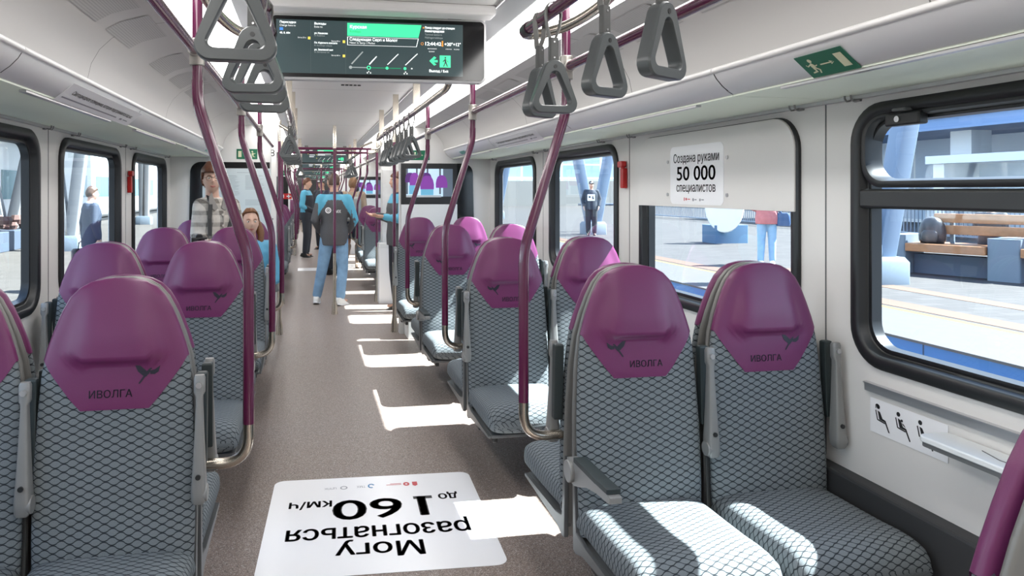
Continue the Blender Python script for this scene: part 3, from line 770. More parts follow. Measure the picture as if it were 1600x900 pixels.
def build_headrest(parent):
    def zs(t, x, s_):
        b = vee(x, s_); return b + (1.293 - b) * (1 - (1 - t) ** 1.25)
    rows, uvs = pad_surface(zs, .0035, 46, True, True)
    mb = MB(); mb.grid(rows); mb.f.append(tuple(range(len(mb.v) - NA - 1, len(mb.v)))); mb.m.append(0)
    return obj('headrest', mb, LEATHER, parent, smooth=70)
def head_front(x, z):
    w_ = seat_w(z) + .0035; h = pad_h(z) + .0035; xx = min(1, abs(x) / w_)
    return pad_yc(z) - h * (1 - xx ** NSE) ** (1 / NSE) - head_bulge(z) * (1 - sstep(.45, .80, xx))
def build_shell(parent):
    rings = []
    for z in [.335, .34, .36, .40, .50, .65, .80, .95, 1.05, 1.12, 1.18, 1.23, 1.262, 1.280, 1.288, 1.291]:
        w_ = seat_w(min(z, 1.292)) + (.003 if z < 1.0 else .001); r = []
        for k in range(28):
            a = 2 * pi * k / 28; c, s_ = cos(a), sin(a)
            r.append((w_ * math.copysign(abs(c) ** .5, c), .0725 + lean(z) + .0105 * math.copysign(abs(s_) ** .5, s_), z))
        rings.append(r)
    mb = MB(); mb.loft(rings); o = obj('back_shell', mb, SHELLP, parent, smooth=60)
    # side wings of the shell that run down into the seat pan
    mb = MB()
    for s in (-1, 1):
        poly = [(.083, .33), (.089, .62), (.072, .62), (.064, .48), (.055, .40), (-.02, .385), (-.385, .378), (-.385, .366), (.0, .345), (.06, .325)]
        mb.prism(poly, 0, s * .206, s * .222)
    mb.box(-.206, .206, -.385, .08, .364, .380)
    obj('seat_pan', mb, GREYP, parent, smooth=0, bevel=.003)
    return o
def build_cushion(parent):
    prof = [(.050, .40, .465), (.025, .392, .512), (-.05, .388, .514), (-.15, .385, .512), (-.24, .383, .514), (-.31, .381, .519), (-.36, .382, .517), (-.392, .386, .507), (-.412, .394, .491), (-.424, .406, .470), (-.429, .420, .448)]
    rows, uvs = [], []; v = 0; last = None
    for y, z0, z1 in prof:
        zc, h = (z0 + z1) / 2, (z1 - z0) / 2; hw = .222 - (.018 if y < -.42 else (.008 if y < -.40 else 0)); row = []
        for k in range(NA + 1):
            a = -pi / 2 + 2 * pi * k / NA; c, s_ = cos(a), sin(a)
            x = hw * math.copysign(abs(c) ** (2 / 5), c); z = zc + h * math.copysign(abs(s_) ** (2 / 3.2), s_)
            z += .006 * max(0, s_) * (abs(x) / hw) ** 3 * (1 if y < -.05 else 0)
            row.append((x, y, z))
        if last is not None: v += math.hypot(y - last[0], z1 - last[1])
        last = (y, z1); us = [0.0]
        for p, q in zip(row, row[1:]): us.append(us[-1] + math.hypot(q[0] - p[0], q[2] - p[2]))
        mid = us[len(us) // 2]; rows.append(row); uvs.append([(u - mid, -v) for u in us])
    mb = MB(); mb.grid(rows, uvs=uvs); mb.f.append(tuple(range(len(mb.v) - NA - 1, len(mb.v)))); mb.m.append(0)
    return obj('seat_cushion', mb, FAB, parent, smooth=60)
BIRD = [[(-.5, .35), (-.30, .33), (-.06, .12), (.02, .02), (-.02, -.14), (-.18, -.10), (-.38, .08)],          # left wing
        [(.10, .10), (.30, .14), (.52, .30), (.46, .05), (.30, -.06), (.12, -.04)],                            # right wing
        [(-.05, .05), (.06, .16), (.13, .22), (.20, .20), (.13, .12), (.08, -.02), (-.10, -.18), (-.30, -.44), (-.36, -.42), (-.16, -.12)]]
def build_emblem(parent, bx, bz, mirror, tx):
    sgn = -1 if mirror else 1; mb = MB()
    for q in BIRD:
        pts = [(bx + sgn * a * .068, bz + b * .068) for a, b in q]
        tri = tessellate_polygon([[Vector((a, b, 0)) for a, b in pts]])
        mb.add([(x, head_front(x, z) - .0012, z) for x, z in pts], tri)
    obj('bird_emblem', mb, EMB, parent, smooth=0, fix=False)
    me = text_mesh('ИВОЛГА', .030, bold=.0003, width=.118)
    for v in me.vertices:
        x, z = tx + v.co.x, .962 + v.co.y; v.co = (x, head_front(x, z) - .0012, z)
    me.materials.append(EMB); o = bpy.data.objects.new('seat_lettering', me); COL.objects.link(o); o.parent = parent
def build_arm_up(parent, x):
    mb = MB()
    secs = [(.575, .015, .020, .0), (.585, .020, .028, .0), (.62, .021, .034, 0), (.68, .0175, .030, .0), (.78, .0135, .024, .0), (.90, .0095, .018, 0), (.925, .0095, .017, 0), (.938, .0155, .017, 0), (.985, .0155, .016, 0), (.995, .013, .012, 0)]
    secs = [(.645 + (z - .575) * .874, q, w_, o_) for z, q, w_, o_ in secs]
    rings = [[(x + a, -.012 + lean(z) + b + off, z) for a, b in rrect(-hw, hw, -d / 2, d, min(hw, d) * .45, 3)] for z, hw, d, off in secs]
    mb.loft(rings); a = obj('armrest', mb, SILVERP, parent, smooth=50)
    mb = MB(); mb.prism([(.026 + lean(.74), .74), (.054 + lean(.74), .74), (.054 + lean(1.01), 1.010), (.026 + lean(1.01), 1.010)], 0, x - .016, x + .016); obj('armrest_pad', mb, DARKPAD, a, smooth=0, bevel=.006)
    mb = MB(); mb.cyl((x, .008, .985), (x, -.001, .985), .0085, 14); obj('screw', mb, ALU, a)
    mb = MB(); mb.cyl((x, -.006, .725), (x, -.019, .725), .0075, 14); obj('screw_hole', mb, BLACKP, a)
    s = 1 if x > 0 else -1
    mb = MB(); mb.cyl((x, .008, .672), (x + s * .024, .008, .672), .025, 24); obj('pivot_disc', mb, SILVERP, a, bevel=.003)
    return a
def build_arm_down(parent, x):
    mb = MB()
    top = [(.045, .662), (-.02, .668), (-.10, .668), (-.20, .668), (-.285, .671), (-.30, .668)]
    bot = [(-.30, .650), (-.28, .646), (-.20, .640), (-.12, .625), (-.06, .602), (-.02, .590), (.03, .592), (.05, .62)]
    mb.prism(top + bot, 0, x - .019, x + .019); a = obj('armrest', mb, SILVERP, parent, smooth=0, bevel=.006)
    pts = [(p, q + .001) for p, q in top[1:5]] + [(p, q + .016) for p, q in reversed(top[1:5])]
    mb = MB(); mb.prism(pts, 0, x - .022, x + .022); obj('armrest_pad', mb, DARKPAD, a, smooth=0, bevel=.006)
    s = 1 if x > 0 else -1
    mb = MB(); mb.cyl((x, .01, .628), (x + s * .032, .01, .628), .036, 24); obj('pivot_disc', mb, SILVERP, a, bevel=.003)
    return a
def build_frame(parent, ext):
    """cantilever beam under the seat"""
    mb = MB(); mb.box(min(-.20, ext), max(.20, ext), -.10, -.02, .31, .362); mb.box(-.19, -.165, -.35, .08, .33, .362); mb.box(.165, .19, -.35, .08, .33, .362)
    obj('seat_frame', mb, BLACKP, parent, smooth=0, bevel=.006)

def make_seat(emb, arms, ext=0):
    """front towards -Y. emb = None or (bx,bz,mirror,tx); arms = list of (x, 'up'|'down')"""
    t = thing('train_seat', 'seat', 'seat', (0, 0, 0), 0, 'purple and grey train seats')
    build_cushion(t); build_backrest(t); h = build_headrest(t); build_shell(t); build_frame(t, ext)
    if emb: build_emblem(h, *emb)
    for x, k in arms: (build_arm_up if k == 'up' else build_arm_down)(t, x)
    return t
# prototypes share their mesh data with every copy
P = {}
def proto(key):
    if key in P: return P[key], False
    kind, side, place, arm = key          # kind face/away ; side R/L ; place aisle/window
    # the aisle lies at local -x for a right-hand seat facing the camera, +x for a left-hand one; a turned seat is mirrored
    aisle = -1 if side == 'R' else 1
    if kind == 'away': aisle = -aisle
    arms = []
    if place == 'aisle': arms.append((aisle * .238, arm))
    else: arms += [(aisle * .238, 'up'), (-aisle * .248, 'up')]
    left_bird = (-.082, 1.018, True, .022); right_bird = (.088, 1.018, False, -.012)
    emb = left_bird if (side == 'R' and place == 'aisle') else right_bird
    if kind == 'away': emb = None
    P[key] = make_seat(emb, arms, -aisle * (.243 if place == 'aisle' else .285)); return P[key], True
ROWS = {'R': [2.235, 3.71, 5.24, 6.80], 'L': [2.165, 3.69, 5.14, 6.56]}
ROWF = [10.95, 12.45, 13.95]
AISLE = {'R': 1.060, 'L': -.520}; WINDOW = {'R': 1.545, 'L': -.990}
OFF = {'R': [.048, .008, 0, 0], 'L': [-.030, -.005, .0, 0]}
ORD = ['first', 'second', 'third', 'fourth', 'fifth', 'sixth', 'seventh']
ARMS = {'R': ['down', 'up', 'down', 'up'], 'L': ['up', 'up', 'up', 'up']}
seats = {}
def place(kind, side, pl, arm, x, y, label):
    o, new = proto((kind, side, pl, arm))
    rz = 0 if kind == 'face' else pi
    if not new: o = dup(o)
    o.location = (x, y, 0); o.rotation_euler = (0, 0, rz); o['label'] = label
    seats[(kind, side, pl, round(y, 2))] = o
    return o
SN = {'R': 'right', 'L': 'left'}
for sd in 'RL':
    for i, y in enumerate(ROWS[sd]):
        for pl, xx in (('aisle', AISLE), ('window', WINDOW)):
            if 1:
                place('face', sd, pl, ARMS[sd][i] if pl == 'aisle' else 'up', xx[sd] + OFF[sd][i], y, 'purple topped grey %s seat facing the camera, %s row on the %s' % (pl, ORD[i], SN[sd]))
            if i < 3: place('away', sd, pl, 'up', xx[sd] + OFF[sd][i], y + .250, 'back-turned purple topped %s seat behind the %s row on the %s' % (pl, ORD[i], SN[sd]))
    for i, y in enumerate(ROWF):
        for pl, xx in (('aisle', AISLE), ('window', WINDOW)):
            if sd == 'R' and i == 2 and pl == 'aisle': continue
            place('face', sd, pl, 'up', xx[sd], y, 'distant purple %s seat facing the camera past the vestibule, %s row on the %s' % (pl, ORD[i], SN[sd]))
            if i < 2 and pl == 'aisle': place('away', sd, pl, 'up', xx[sd], y + .250, 'distant back-turned %s seat past the vestibule, %s row on the %s' % (pl, ORD[i], SN[sd]))
place('away', 'R', 'aisle', 'up', 1.035, .85, 'close purple seat cut by the right edge of the picture, turned away')
for ii, y in enumerate((18.2, 19.7, 21.2)):
    for sd in 'RL':
      for pl, xx in (('aisle', AISLE), ('window', WINDOW)): place('face', sd, pl, 'up', xx[sd], y, 'very distant purple ' + pl + ' seat in the last saloon, %s row on the %s' % (ORD[ii], SN[sd]))

# ------------------------------------------------------------------ handrails, poles, straps
RAILA = .63
def rail(y0, y1, side, label):
    s = 1 if side == 'R' else -1
    o = obj('overhead_handrail', MB().tube([(CX + s * RAILA, y0, 1.992), (CX + s * RAILA, y1, 1.992)], .0165, 16), PURPLE, smooth=60)
    tag(o, label, 'handrail', 'long overhead handrails'); return o
for sd in 'RL':
    rail(.15, 7.29, sd, 'purple overhead handrail running along the %s of the near aisle' % SN[sd])
    rail(9.74, 14.48, sd, 'purple overhead handrail along the %s of the far saloon' % SN[sd])
    rail(16.9, 24.1, sd, 'purple overhead handrail along the %s of the last saloon' % SN[sd])
def make_pole(s):
    t = thing('seat_pole', 'pole', 'pole', (0, 0, 0), 0, 'bent poles beside the aisle seats')
    X = lambda a: s * a
    obj('upper_tube', MB().tube([(X(RAILA - .005), 0, 2.204), (X(RAILA - .005), 0, 1.90)], .0165, 16), PURPLE, t, smooth=60)
    pts = [(X(RAILA - .005), 0, 1.90)] + bez((X(RAILA - .005), 0, 1.875), (X(RAILA - .005), 0, 1.83), (X(RAILA - .018), 0, 1.79), 5) + bez((X(.488), 0, 1.40), (X(.470), 0, 1.35), (X(.468), 0, 1.29), 6) + [(X(.468), 0, .805)]
    obj('pole_tube', MB().tube(pts, .0180, 16), PURPLE, t, smooth=60)
    pts = [(X(.468), 0, .806), (X(.468), 0, .77)] + bez((X(.468), 0, .765), (X(.47), 0, .685), (X(.55), 0, .682), 8) + [(X(.575), 0, .683), (X(.625), 0, .683)]
    obj('steel_bend', MB().tube(pts, .0172, 16), STEEL, t, smooth=60)
    mb = MB(); mb.tube([(X(RAILA - .004), 0, 1.945), (X(RAILA - .004), 0, 2.030)], .0235, 16); mb.tube([(X(RAILA), -.032, 1.992), (X(RAILA), .032, 1.992)], .0215, 16)
    obj('rail_clamp', mb, CLAMP, t, smooth=45, bevel=.003)
    return t
pp = {}
def pole(sd, y, label):
    s = 1 if sd == 'R' else -1
    if sd in pp: o = dup(pp[sd])
    else: o = pp[sd] = make_pole(s)
    o.location = (CX, y, 0); o['label'] = label
for sd in 'RL':
    for i, y in enumerate(ROWS[sd][:3]): pole(sd, y + .20, 'bent purple pole beside the %s aisle seat on the %s' % (ORD[i], SN[sd]))
    for i, y in enumerate(ROWF): pole(sd, y + .20, 'distant bent purple pole past the vestibule, %s on the %s' % (ORD[i], SN[sd]))
    for i, y in enumerate((18.2, 19.7, 21.2)): pole(sd, y + .20, 'very distant bent pole in the last saloon, %s on the %s' % (ORD[i], SN[sd]))
def make_straight():
    t = thing('floor_pole', 'pole', 'pole', (0, 0, FZ), 0, 'straight floor to ceiling poles')
    obj('pole_tube', MB().tube([(0, 0, .72), (0, 0, 1.98)], .0178, 16), PURPLE, t, smooth=60)
    obj('lower_steel', MB().tube([(0, 0, .0), (0, 0, .012), (0, 0, .10), (0, 0, .17), (0, 0, .725)], [.038, .036, .032, .0195, .0195], 16), STEEL, t, smooth=40)
    obj('upper_steel', MB().tube([(0, 0, 1.975), (0, 0, 2.12), (0, 0, 2.245)], [.0195, .0195, .0195], 16), STEEL, t, smooth=40)
    return t
sp0 = make_straight()
SPOLES = [((CX + .03, 8.62), 'straight purple pole standing in the middle of the near vestibule'), ((.885, 7.44), 'straight purple pole by the right end wall of the near saloon'), ((-.29, 7.50), 'straight purple pole by the left end wall of the near saloon'),
          ((-.335, 9.52), 'straight purple pole at the left far edge of the near vestibule'), ((.90, 9.52), 'straight purple pole at the right far edge of the near vestibule'), ((CX, 15.8), 'straight purple pole in the middle of the far vestibule'), ((-.3, 16.6), 'distant straight pole at the left of the far vestibule'), ((.86, 16.6), 'distant straight pole at the right of the far vestibule'), ((CX, 23.2), 'straight pole in the middle of the last vestibule'), ((-.2, 26), 'far straight pole beyond the last vestibule on the left'), ((.75, 26.4), 'far straight pole beyond the last vestibule on the right')]
for k, ((x, y), lab) in enumerate(SPOLES):
    o = sp0 if k == 0 else dup(sp0); o.location = (x, y, FZ); o['label'] = lab
for y, z, lab in ((9.05, 2.075, 'purple cross bar over the near vestibule, upper and nearer one'), (9.5, 2.050, 'purple cross bar over the near vestibule, lower and farther one'), (15.9, 2.03, 'distant purple cross bar over the far vestibule')):
    t = thing('cross_bar', lab, 'handrail', (CX, y, z), 0, 'cross bars over the vestibules')
    obj('bar_tube', MB().tube([(-.56, 0, 0), (.50, 0, 0)], .0175, 14), PURPLE, t, smooth=60)
    obj('bar_bracket', MB().tube([(.50, 0, 0)] + bez((.54, 0, 0), (.62, 0, 0), (.63, 0, .08), 6) + [(.63, 0, 2.19 - z)], .0172, 12), STEEL, t, smooth=60)
    obj('bar_bracket', MB().tube([(-.56, 0, 0)] + bez((-.58, 0, 0), (-.63, 0, 0), (-.63, 0, .08), 6) + [(-.63, 0, 2.19 - z)], .0172, 12), STEEL, t, smooth=60)

# strap rails: purple where the straps hang, steel at the ends that bend up to the ceiling
INA, INZ = .40, 2.058
def strap_rail(sd, y0, y1, label, near=False):
    s = 1 if sd == 'R' else -1; x = s * INA
    t = thing('strap_rail', label, 'handrail', (CX, 0, 0), 0, 'strap rails under the ceiling')
    if near:
        obj('rail_tube', MB().tube([(x, y0, INZ), (x, y1, INZ)], .0185, 16), PURPLE, t, smooth=60)
        pts = bez((x + s * .004, y1 + .012, INZ), (x + s * .02, y1 + .085, INZ + .002), (x + s * .075, y1 + .035, INZ + .004), 8) + bez((x + s * .105, y1 - .03, INZ + .006), (x + s * .15, y1 - .16, INZ + .01), (x + s * .172, y1 - .30, INZ + .05), 6) + [(x + s * .185, y1 - .36, 2.198)]
        obj('steel_bend', MB().tube(pts, .0165, 14), STEEL, t, smooth=60)
        obj('end_collar', MB().tube([(x, y1 - .055, INZ), (x, y1 - .02, INZ)], .0215, 16), BLACKP, t, smooth=40)
        obj('end_cap', MB().tube([(x, y1 - .002, INZ), (x, y1 + .012, INZ)], [.020, .012], 16), GREYP, t, smooth=40)
    else:
        obj('rail_tube', MB().tube([(x, y0, INZ), (x, y1, INZ)], .0180, 16), PURPLE, t, smooth=60)
        L = min(1.05, 1.05)
        pts = [(x, y0, INZ), (x, y0 - L + .16, INZ)] + bez((x, y0 - L + .12, INZ), (x, y0 - L, INZ), (x + s * .01, y0 - L - .02, INZ + .07), 6) + [(x + s * .16, y0 - L - .03, 2.198)]
        obj('steel_bend', MB().tube(pts, .0178, 14), STEEL, t, smooth=60)
        pts = [(x, y1, INZ), (x, y1 + .3, INZ)] + bez((x, y1 + .34, INZ), (x, y1 + .42, INZ), (x + s * .02, y1 + .44, INZ + .06), 6) + [(x + s * .16, y1 + .45, 2.198)]
        obj('steel_bend', MB().tube(pts, .0178, 14), STEEL, t, smooth=60)
        for yy in (y0 + .02, (y0 + y1) / 2, y1 - .02): obj('ceiling_bracket', MB().box(x - .022, x + .022, yy - .006, yy + .006, INZ + .01, 2.31), STEEL, t, smooth=0)
    return t
for sd in 'RL':
    strap_rail(sd, .45, 2.20 if sd == 'R' else 2.40, 'near purple strap rail on the %s with a rounded steel bend' % SN[sd], True)
    strap_rail(sd, 4.50, 6.75, 'second strap rail on the %s between the screen and the vestibule' % SN[sd])
    strap_rail(sd, 10.6, 13.2, 'distant strap rail on the %s of the far saloon' % SN[sd])

def tri_loop(w0, h, r, n=5):
    """rounded triangle: wide at the bottom, narrow at the top; centred on x, z from 0 to h"""
    cs = [(-w0 / 2 + r, r, r), (w0 / 2 - r, r, r), (0, h - r * 1.25, r * 1.25)]
    out = []
    N = len(cs)
    for i, (cx, cz, rr) in enumerate(cs):
        p = cs[i - 1]; q = cs[(i + 1) % N]
        a0 = math.atan2(cz - p[1], cx - p[0]) - pi / 2; a1 = math.atan2(q[1] - cz, q[0] - cx) - pi / 2
        while a1 < a0: a1 += 2 * pi
        for k in range(n + 1):
            a = a0 + (a1 - a0) * k / n; out.append((cx + rr * cos(a), cz + rr * sin(a)))
    return out
def make_strap():
    t = thing('hanging_strap', 'strap', 'hanging strap', (0, 0, INZ), 0, 'grey hanging straps')
    # two thin bands round the rail
    mb = MB()
    for s in (-1, 1):
        pts = [(s * .006, .006, -.085), (s * .018, .0, -.05), (s * .0225, 0, -.015), (s * .0215, 0, .008), (s * .012, 0, .021), (0, 0, .0245)]
        ring = []
        for p in pts:
            ring.append([(p[0] + a * .6, p[1] + b, p[2]) for a, b in ((-.003, -.008), (.003, -.008), (.003, .008), (-.003, .008))])
        mb.loft(ring)
    obj('rail_band', mb, mat('strap_band', (.20, .20, .19), .45), t, smooth=30)
    mb = MB(); mb.loft([[(a, b, z) for a, b in rrect(-.0135, .0135, -.008, .008, .004, 3)] for z in (-.146, -.078)])
    o = obj('strap_sleeve', mb, mat('strap_sleeve', (.06, .062, .06), .5), t, smooth=40)
    mb = MB()
    for z in (-.090, -.134): mb.cyl((0, -.0085, z), (0, -.0095, z), .0025, 8)
    obj('rivet', mb, ALU, o)
    mb = MB(); mb.tube([(-.006, 0, -.14), (-.009, 0, -.155), (-.005, 0, -.166), (.005, 0, -.166), (.009, 0, -.155), (.006, 0, -.14)], .0028, 8); obj('wire_link', mb, STEEL, t)
    H = .150; B = -.158 - H + .018
    out = tri_loop(.136, H, .026, 6); inn = [(a, b + .0215) for a, b in tri_loop(.094, .094, .013, 6)]
    y = .0155
    rings = []
    def scale(l, d):   # shrink / grow an outline a little towards its centre
        cx, cz = 0, .06; return [(cx + (a - cx) * d, cz + (b - cz) * d) for a, b in l]
    for l, yy in ((out, -y + .005), (scale(out, .965), -y), (scale(inn, 1.06), -y), (inn, -y + .004), (inn, y - .004), (scale(inn, 1.06), y), (scale(out, .965), y), (out, y - .005), (out, -y + .005)):
        rings.append([(a, yy, B + b) for a, b in l])
    mb = MB(); mb.loft(rings, cap=False); g = obj('strap_grip', mb, STRAPG, t, smooth=40)
    mb = MB(); mb.cyl((0, -y - .001, B + H - .020), (0, -y + .002, B + H - .020), .0055, 12); obj('grip_hole', mb, BLACKP, g)
    return t
st0 = make_strap(); first = True
def strap(x, y, yaw, label):
    global first
    o = st0 if first else dup(st0); first = False
    o.location = (x, y, INZ); o.rotation_euler = (0, 0, R(yaw)); o['label'] = label
XSR, XSL = CX + INA, CX - INA
for i, (y, a) in enumerate(((1.30, 32), (1.575, 28), (1.93, 4), (2.05, 35))): strap(XSR, y, a, 'grey triangular strap on the near right rail, %s from the camera' % ORD[i])
for i, (y, a) in enumerate(((1.255, 2), (1.655, -8), (1.83, 3), (2.05, 10))): strap(XSL, y, a, 'grey triangular strap on the near left rail, %s from the camera' % ORD[i])
for i, y in enumerate((4.75, 5.02, 5.26, 5.50, 5.95, 6.15, 6.38)):
    strap(XSR, y, [12, 25, 18, 28, 22, 30, 24][i], 'grey strap in the bunch on the second right rail, %s from the camera' % ORD[i])
    if i < 6: strap(XSL, y + .1, [-4, 6, -8, 5, 2, -6][i], 'grey strap in the bunch on the second left rail, %s from the camera' % ORD[i])
for i, y in enumerate((11.0, 11.4, 11.9, 12.5)):
    strap(XSR, y, 20, 'distant grey strap on the right rail of the far saloon, %s one' % ORD[i]); strap(XSL, y, 5, 'distant grey strap on the left rail of the far saloon, %s one' % ORD[i])

# ------------------------------------------------------------------ information screens
def S(n, col, e, rough=.2): return mat(n, col, rough, emit=col, estr=e)
SC_BG = mat('screen_glass_dark', (.030, .045, .048), .08, emit=(.045, .070, .075), estr=.75)
SG, SWH, SDK, SYE, SBL, SOR, SGR = S('scr_green', (.06, .72, .34), .95), S('scr_white', (.85, .88, .88), .85), S('scr_darkgreen', (.01, .30, .13), .5), S('scr_yellow', (.75, .62, .10), .9), S('scr_blue', (.06, .22, .65), .9), S('scr_orange', (.75, .30, .05), .8), S('scr_grey', (.33, .37, .37), .6)
def info_screen(x, y, z, yaw, label, full=True):
    W, H = .935, .278
    t = thing('ceiling_screen', label, 'information screen', (x, y, z), yaw, 'information screens under the ceiling')
    mb = MB(); rr = rrect(-W / 2, W / 2, -H / 2, H / 2, .026, 6); sm = rrect(-W / 2 + .008, W / 2 - .008, -H / 2 + .008, H / 2 - .008, .02, 6)
    mb.loft([[(a, yy, b) for a, b in l] for l, yy in ((sm, -.001), (rr, .006), (rr, .05), (sm, .075))]); obj('screen_case', mb, mat('screen_case_white', (.62, .62, .62), .35), t, smooth=40)
    mb = MB(); gl = rrect(-W / 2 + .010, W / 2 - .010, -H / 2 + .010, H / 2 - .010, .02, 6); mb.loft([[(a, yy, b) for a, b in gl] for yy in (-.0005, -.004)]); obj('screen_front_glass', mb, BLACKG, t, smooth=0)
    M = frame_mat((0, -.004, 0), (1, 0, 0), (0, 0, 1))
    wd, h = .80, .226; ox = -.038
    mb = MB(); mb.add([(ox - wd / 2, -.0046, -h / 2), (ox + wd / 2, -.0046, -h / 2), (ox + wd / 2, -.0046, h / 2), (ox - wd / 2, -.0046, h / 2)], [(0, 1, 2, 3)])
    pn = obj('display_panel', mb, SC_BG, t, smooth=0, fix=False)
    obj('mount_arm', MB().box(-.36, -.30, .02, .06, H / 2 - .01, H / 2 + .05).box(.30, .36, .02, .06, H / 2 - .01, H / 2 + .05), SILVERP, t, smooth=0)
    # picture coordinates: u 0..1 left to right, v 0..1 top to bottom
    U = lambda u: ox - wd / 2 + u * wd
    V = lambda v: h / 2 - v * h
    def fl(polys, m, l=.0012): return flat('display_graphic', [[(U(a), V(b)) for a, b in q] for q in polys], m, M, t, l)
    def tx(body, size, u, v, m=SWH, wd_=None, al='LEFT', bold=0.0): return text('display_lettering', body, size, m, frame_mat((U(u), -.004, V(v)), (1, 0, 0), (0, 0, 1)), t, align=al, lift=.0016, width=wd_, bold=bold)
    fl([[(.372, .03), (.772, .03), (.755, .275), (.372, .275)]], SG)
    fl([[(.372, .29), (.757, .29), (.757, .298), (.372, .298)], [(.372, .445), (.745, .445), (.745, .453), (.372, .453)], [(.372, .29), (.376, .29), (.376, .453), (.372, .453)], [(.753, .29), (.757, .29), (.746, .453), (.742, .453)]], SWH)
    fl([[(.395, .862), (.66, .862), (.66, .878), (.395, .878)]], SDK, .0011); fl([[(.39, .862), (.485, .862), (.485, .878), (.39, .878)]], SGR, .0012)
    fl([[(.178, .0), (.180, .0), (.180, 1), (.178, 1)], [(.363, .0), (.365, .0), (.365, 1), (.363, 1)]], mat('scr_line', (.02, .03, .03), .3, emit=(.06, .09, .09), estr=.8), .0009)
    def dsk(u, v, r, m, l=.0013): flat('display_graphic', [disc(U(u), V(v), r, 14)], m, M, t, l)
    dsk(.390, .87, .007, SGR); dsk(.487, .87, .009, SG); dsk(.487, .87, .005, SC_BG, .0015); dsk(.585, .87, .0065, SG); dsk(.682, .87, .0065, SG)
    fl([[(.392 + a, .80 - b), (.398 + a, .815 - b), (.458 + a, .575 - b), (.452 + a, .565 - b)] for a, b in ((.0, .0),)], SGR); fl([[(.487, .80), (.492, .815), (.532, .655), (.527, .645)], [(.585, .80), (.589, .81), (.648, .60), (.644, .59)], [(.682, .80), (.686, .81), (.752, .585), (.748, .575)]], SWH)
    fl([[(.485, .93), (.489, .93), (.489, .955), (.485, .955)], [(.476, .955), (.482, .955), (.482, .98), (.476, .98)], [(.493, .955), (.499, .955), (.499, .98), (.493, .98)], [(.682, .925), (.688, .925), (.688, .95), (.682, .95)], [(.675, .955), (.681, .955), (.681, .98), (.675, .98)], [(.69, .955), (.696, .955), (.696, .98), (.69, .98)], [(.715, .855), (.723, .855), (.723, .88), (.715, .88)]], SWH)
    # exit arrow and walking figure
    fl([[(.815, .71), (.842, .62), (.854, .65), (.838, .69), (.861, .69), (.861, .735), (.838, .735), (.854, .775), (.842, .80)], [(.872, .60), (.932, .60), (.932, .83), (.872, .83)]], SG)
    cxw, cyw = U(.902), V(.715)
    flat('display_graphic', [[(cxw + a * .036, cyw + b * .036) for a, b in q] for q in ([(-.08, .30), (.10, .30), (.16, -.12), (-.06, -.12)], [(.08, .28), (.36, .0), (.40, -.12), (.28, -.02)], [(-.06, .28), (-.30, .0), (-.26, -.10), (-.02, .12)], [(.16, -.1), (.34, -.62), (.22, -.62), (.0, -.12)], [(-.06, -.12), (-.26, -.64), (-.14, -.64), (.08, -.12)], disc(.02, .45, .11, 12))], SC_BG, M, t, .0018)
    dsk(.783, .078, .0035, SOR); flat('display_graphic', ring_polys(U(.776), V(.385), .0045, .0062, 14), SOR, M, t, .0013); dsk(.887, .41, .0045, SOR); fl([[(.883, .32), (.891, .32), (.890, .42), (.884, .42)]], SOR)
    for u, v in ((.165, .315), (.348, .365), (.348, .635)): fl([[(u, v), (u + .013, v), (u + .013, v + .05), (u, v + .05)]], SYE)
    fl([[(.018, .155), (.036, .155), (.036, .205), (.018, .205)]], SBL)
    if full:
        tx('Пересадки', .0135, .018, .055, wd_=.066, bold=.0002); tx('Change here to', .0115, .018, .115, wd_=.066); tx('40, 8, 60к', .0115, .018, .255, wd_=.044, bold=.0002); tx('Выход 300 м', .007, .112, .335, wd_=.034)
        tx('Выходы', .0135, .198, .065, wd_=.048, bold=.0002); tx('Exits to', .0115, .198, .125, wd_=.034)
        tx('ул. Казакова', .011, .198, .245, wd_=.056, bold=.0002); tx('ul. Kazakova', .009, .198, .290, SGR, wd_=.044); tx('Выход 300 м', .007, .288, .385, wd_=.036)
        tx('Пл. Курского вокзала', .011, .198, .425, wd_=.096, bold=.0002); tx('Pl. Kurskogo vokzala', .009, .198, .475, SGR, wd_=.074); tx('ул. Земляной вал', .011, .198, .555, wd_=.078, bold=.0002); tx('ul. Zemlyanoy val', .009, .198, .60, SGR, wd_=.062); tx('Выход 300 м', .007, .288, .655, wd_=.036)
        tx('Курская', .019, .385, .105, wd_=.070, bold=.0003); tx('Kurskaya', .0135, .385, .19, SDK, wd_=.046)
        tx('Следующая Серп и Молот', .0175, .384, .34, wd_=.205, bold=.0003); tx('Next is Serp i Molot', .0125, .384, .405, wd_=.108)
        tx('Поезд следует до станции', .0135, .790, .075, wd_=.130, bold=.0003); tx('Нижегородская', .0145, .790, .140, wd_=.084, bold=.0004); tx('Terminal station is', .012, .790, .205, SGR, wd_=.075); tx('Nizhegorodskaya', .012, .790, .265, SGR, wd_=.078)
        tx('12:44:42', .022, .788, .385, wd_=.069, bold=.0005); tx('+20°', .020, .897, .385, wd_=.036, bold=.0005); tx('+12°', .020, .945, .385, wd_=.033, bold=.0005); tx('в вагоне', .007, .905, .475, wd_=.026); tx('на улице', .007, .950, .475, wd_=.024)
        tx('московское', .008, .805, .475, wd_=.040); tx('время', .008, .812, .53, wd_=.024)
        tx('Выход / Exit', .0155, .813, .905, wd_=.084, bold=.0003)
    else:
        for u, v, q in ((.018, .06, .1), (.018, .12, .08), (.198, .07, .07), (.198, .25, .09), (.198, .42, .12), (.198, .55, .1), (.385, .10, .12), (.384, .34, .28), (.384, .41, .15), (.79, .07, .16), (.79, .13, .1), (.788, .37, .19), (.813, .91, .11)):
            fl([[(u, v - .02), (u + q, v - .02), (u + q, v + .02), (u, v + .02)]], SWH, .0016)
    return t
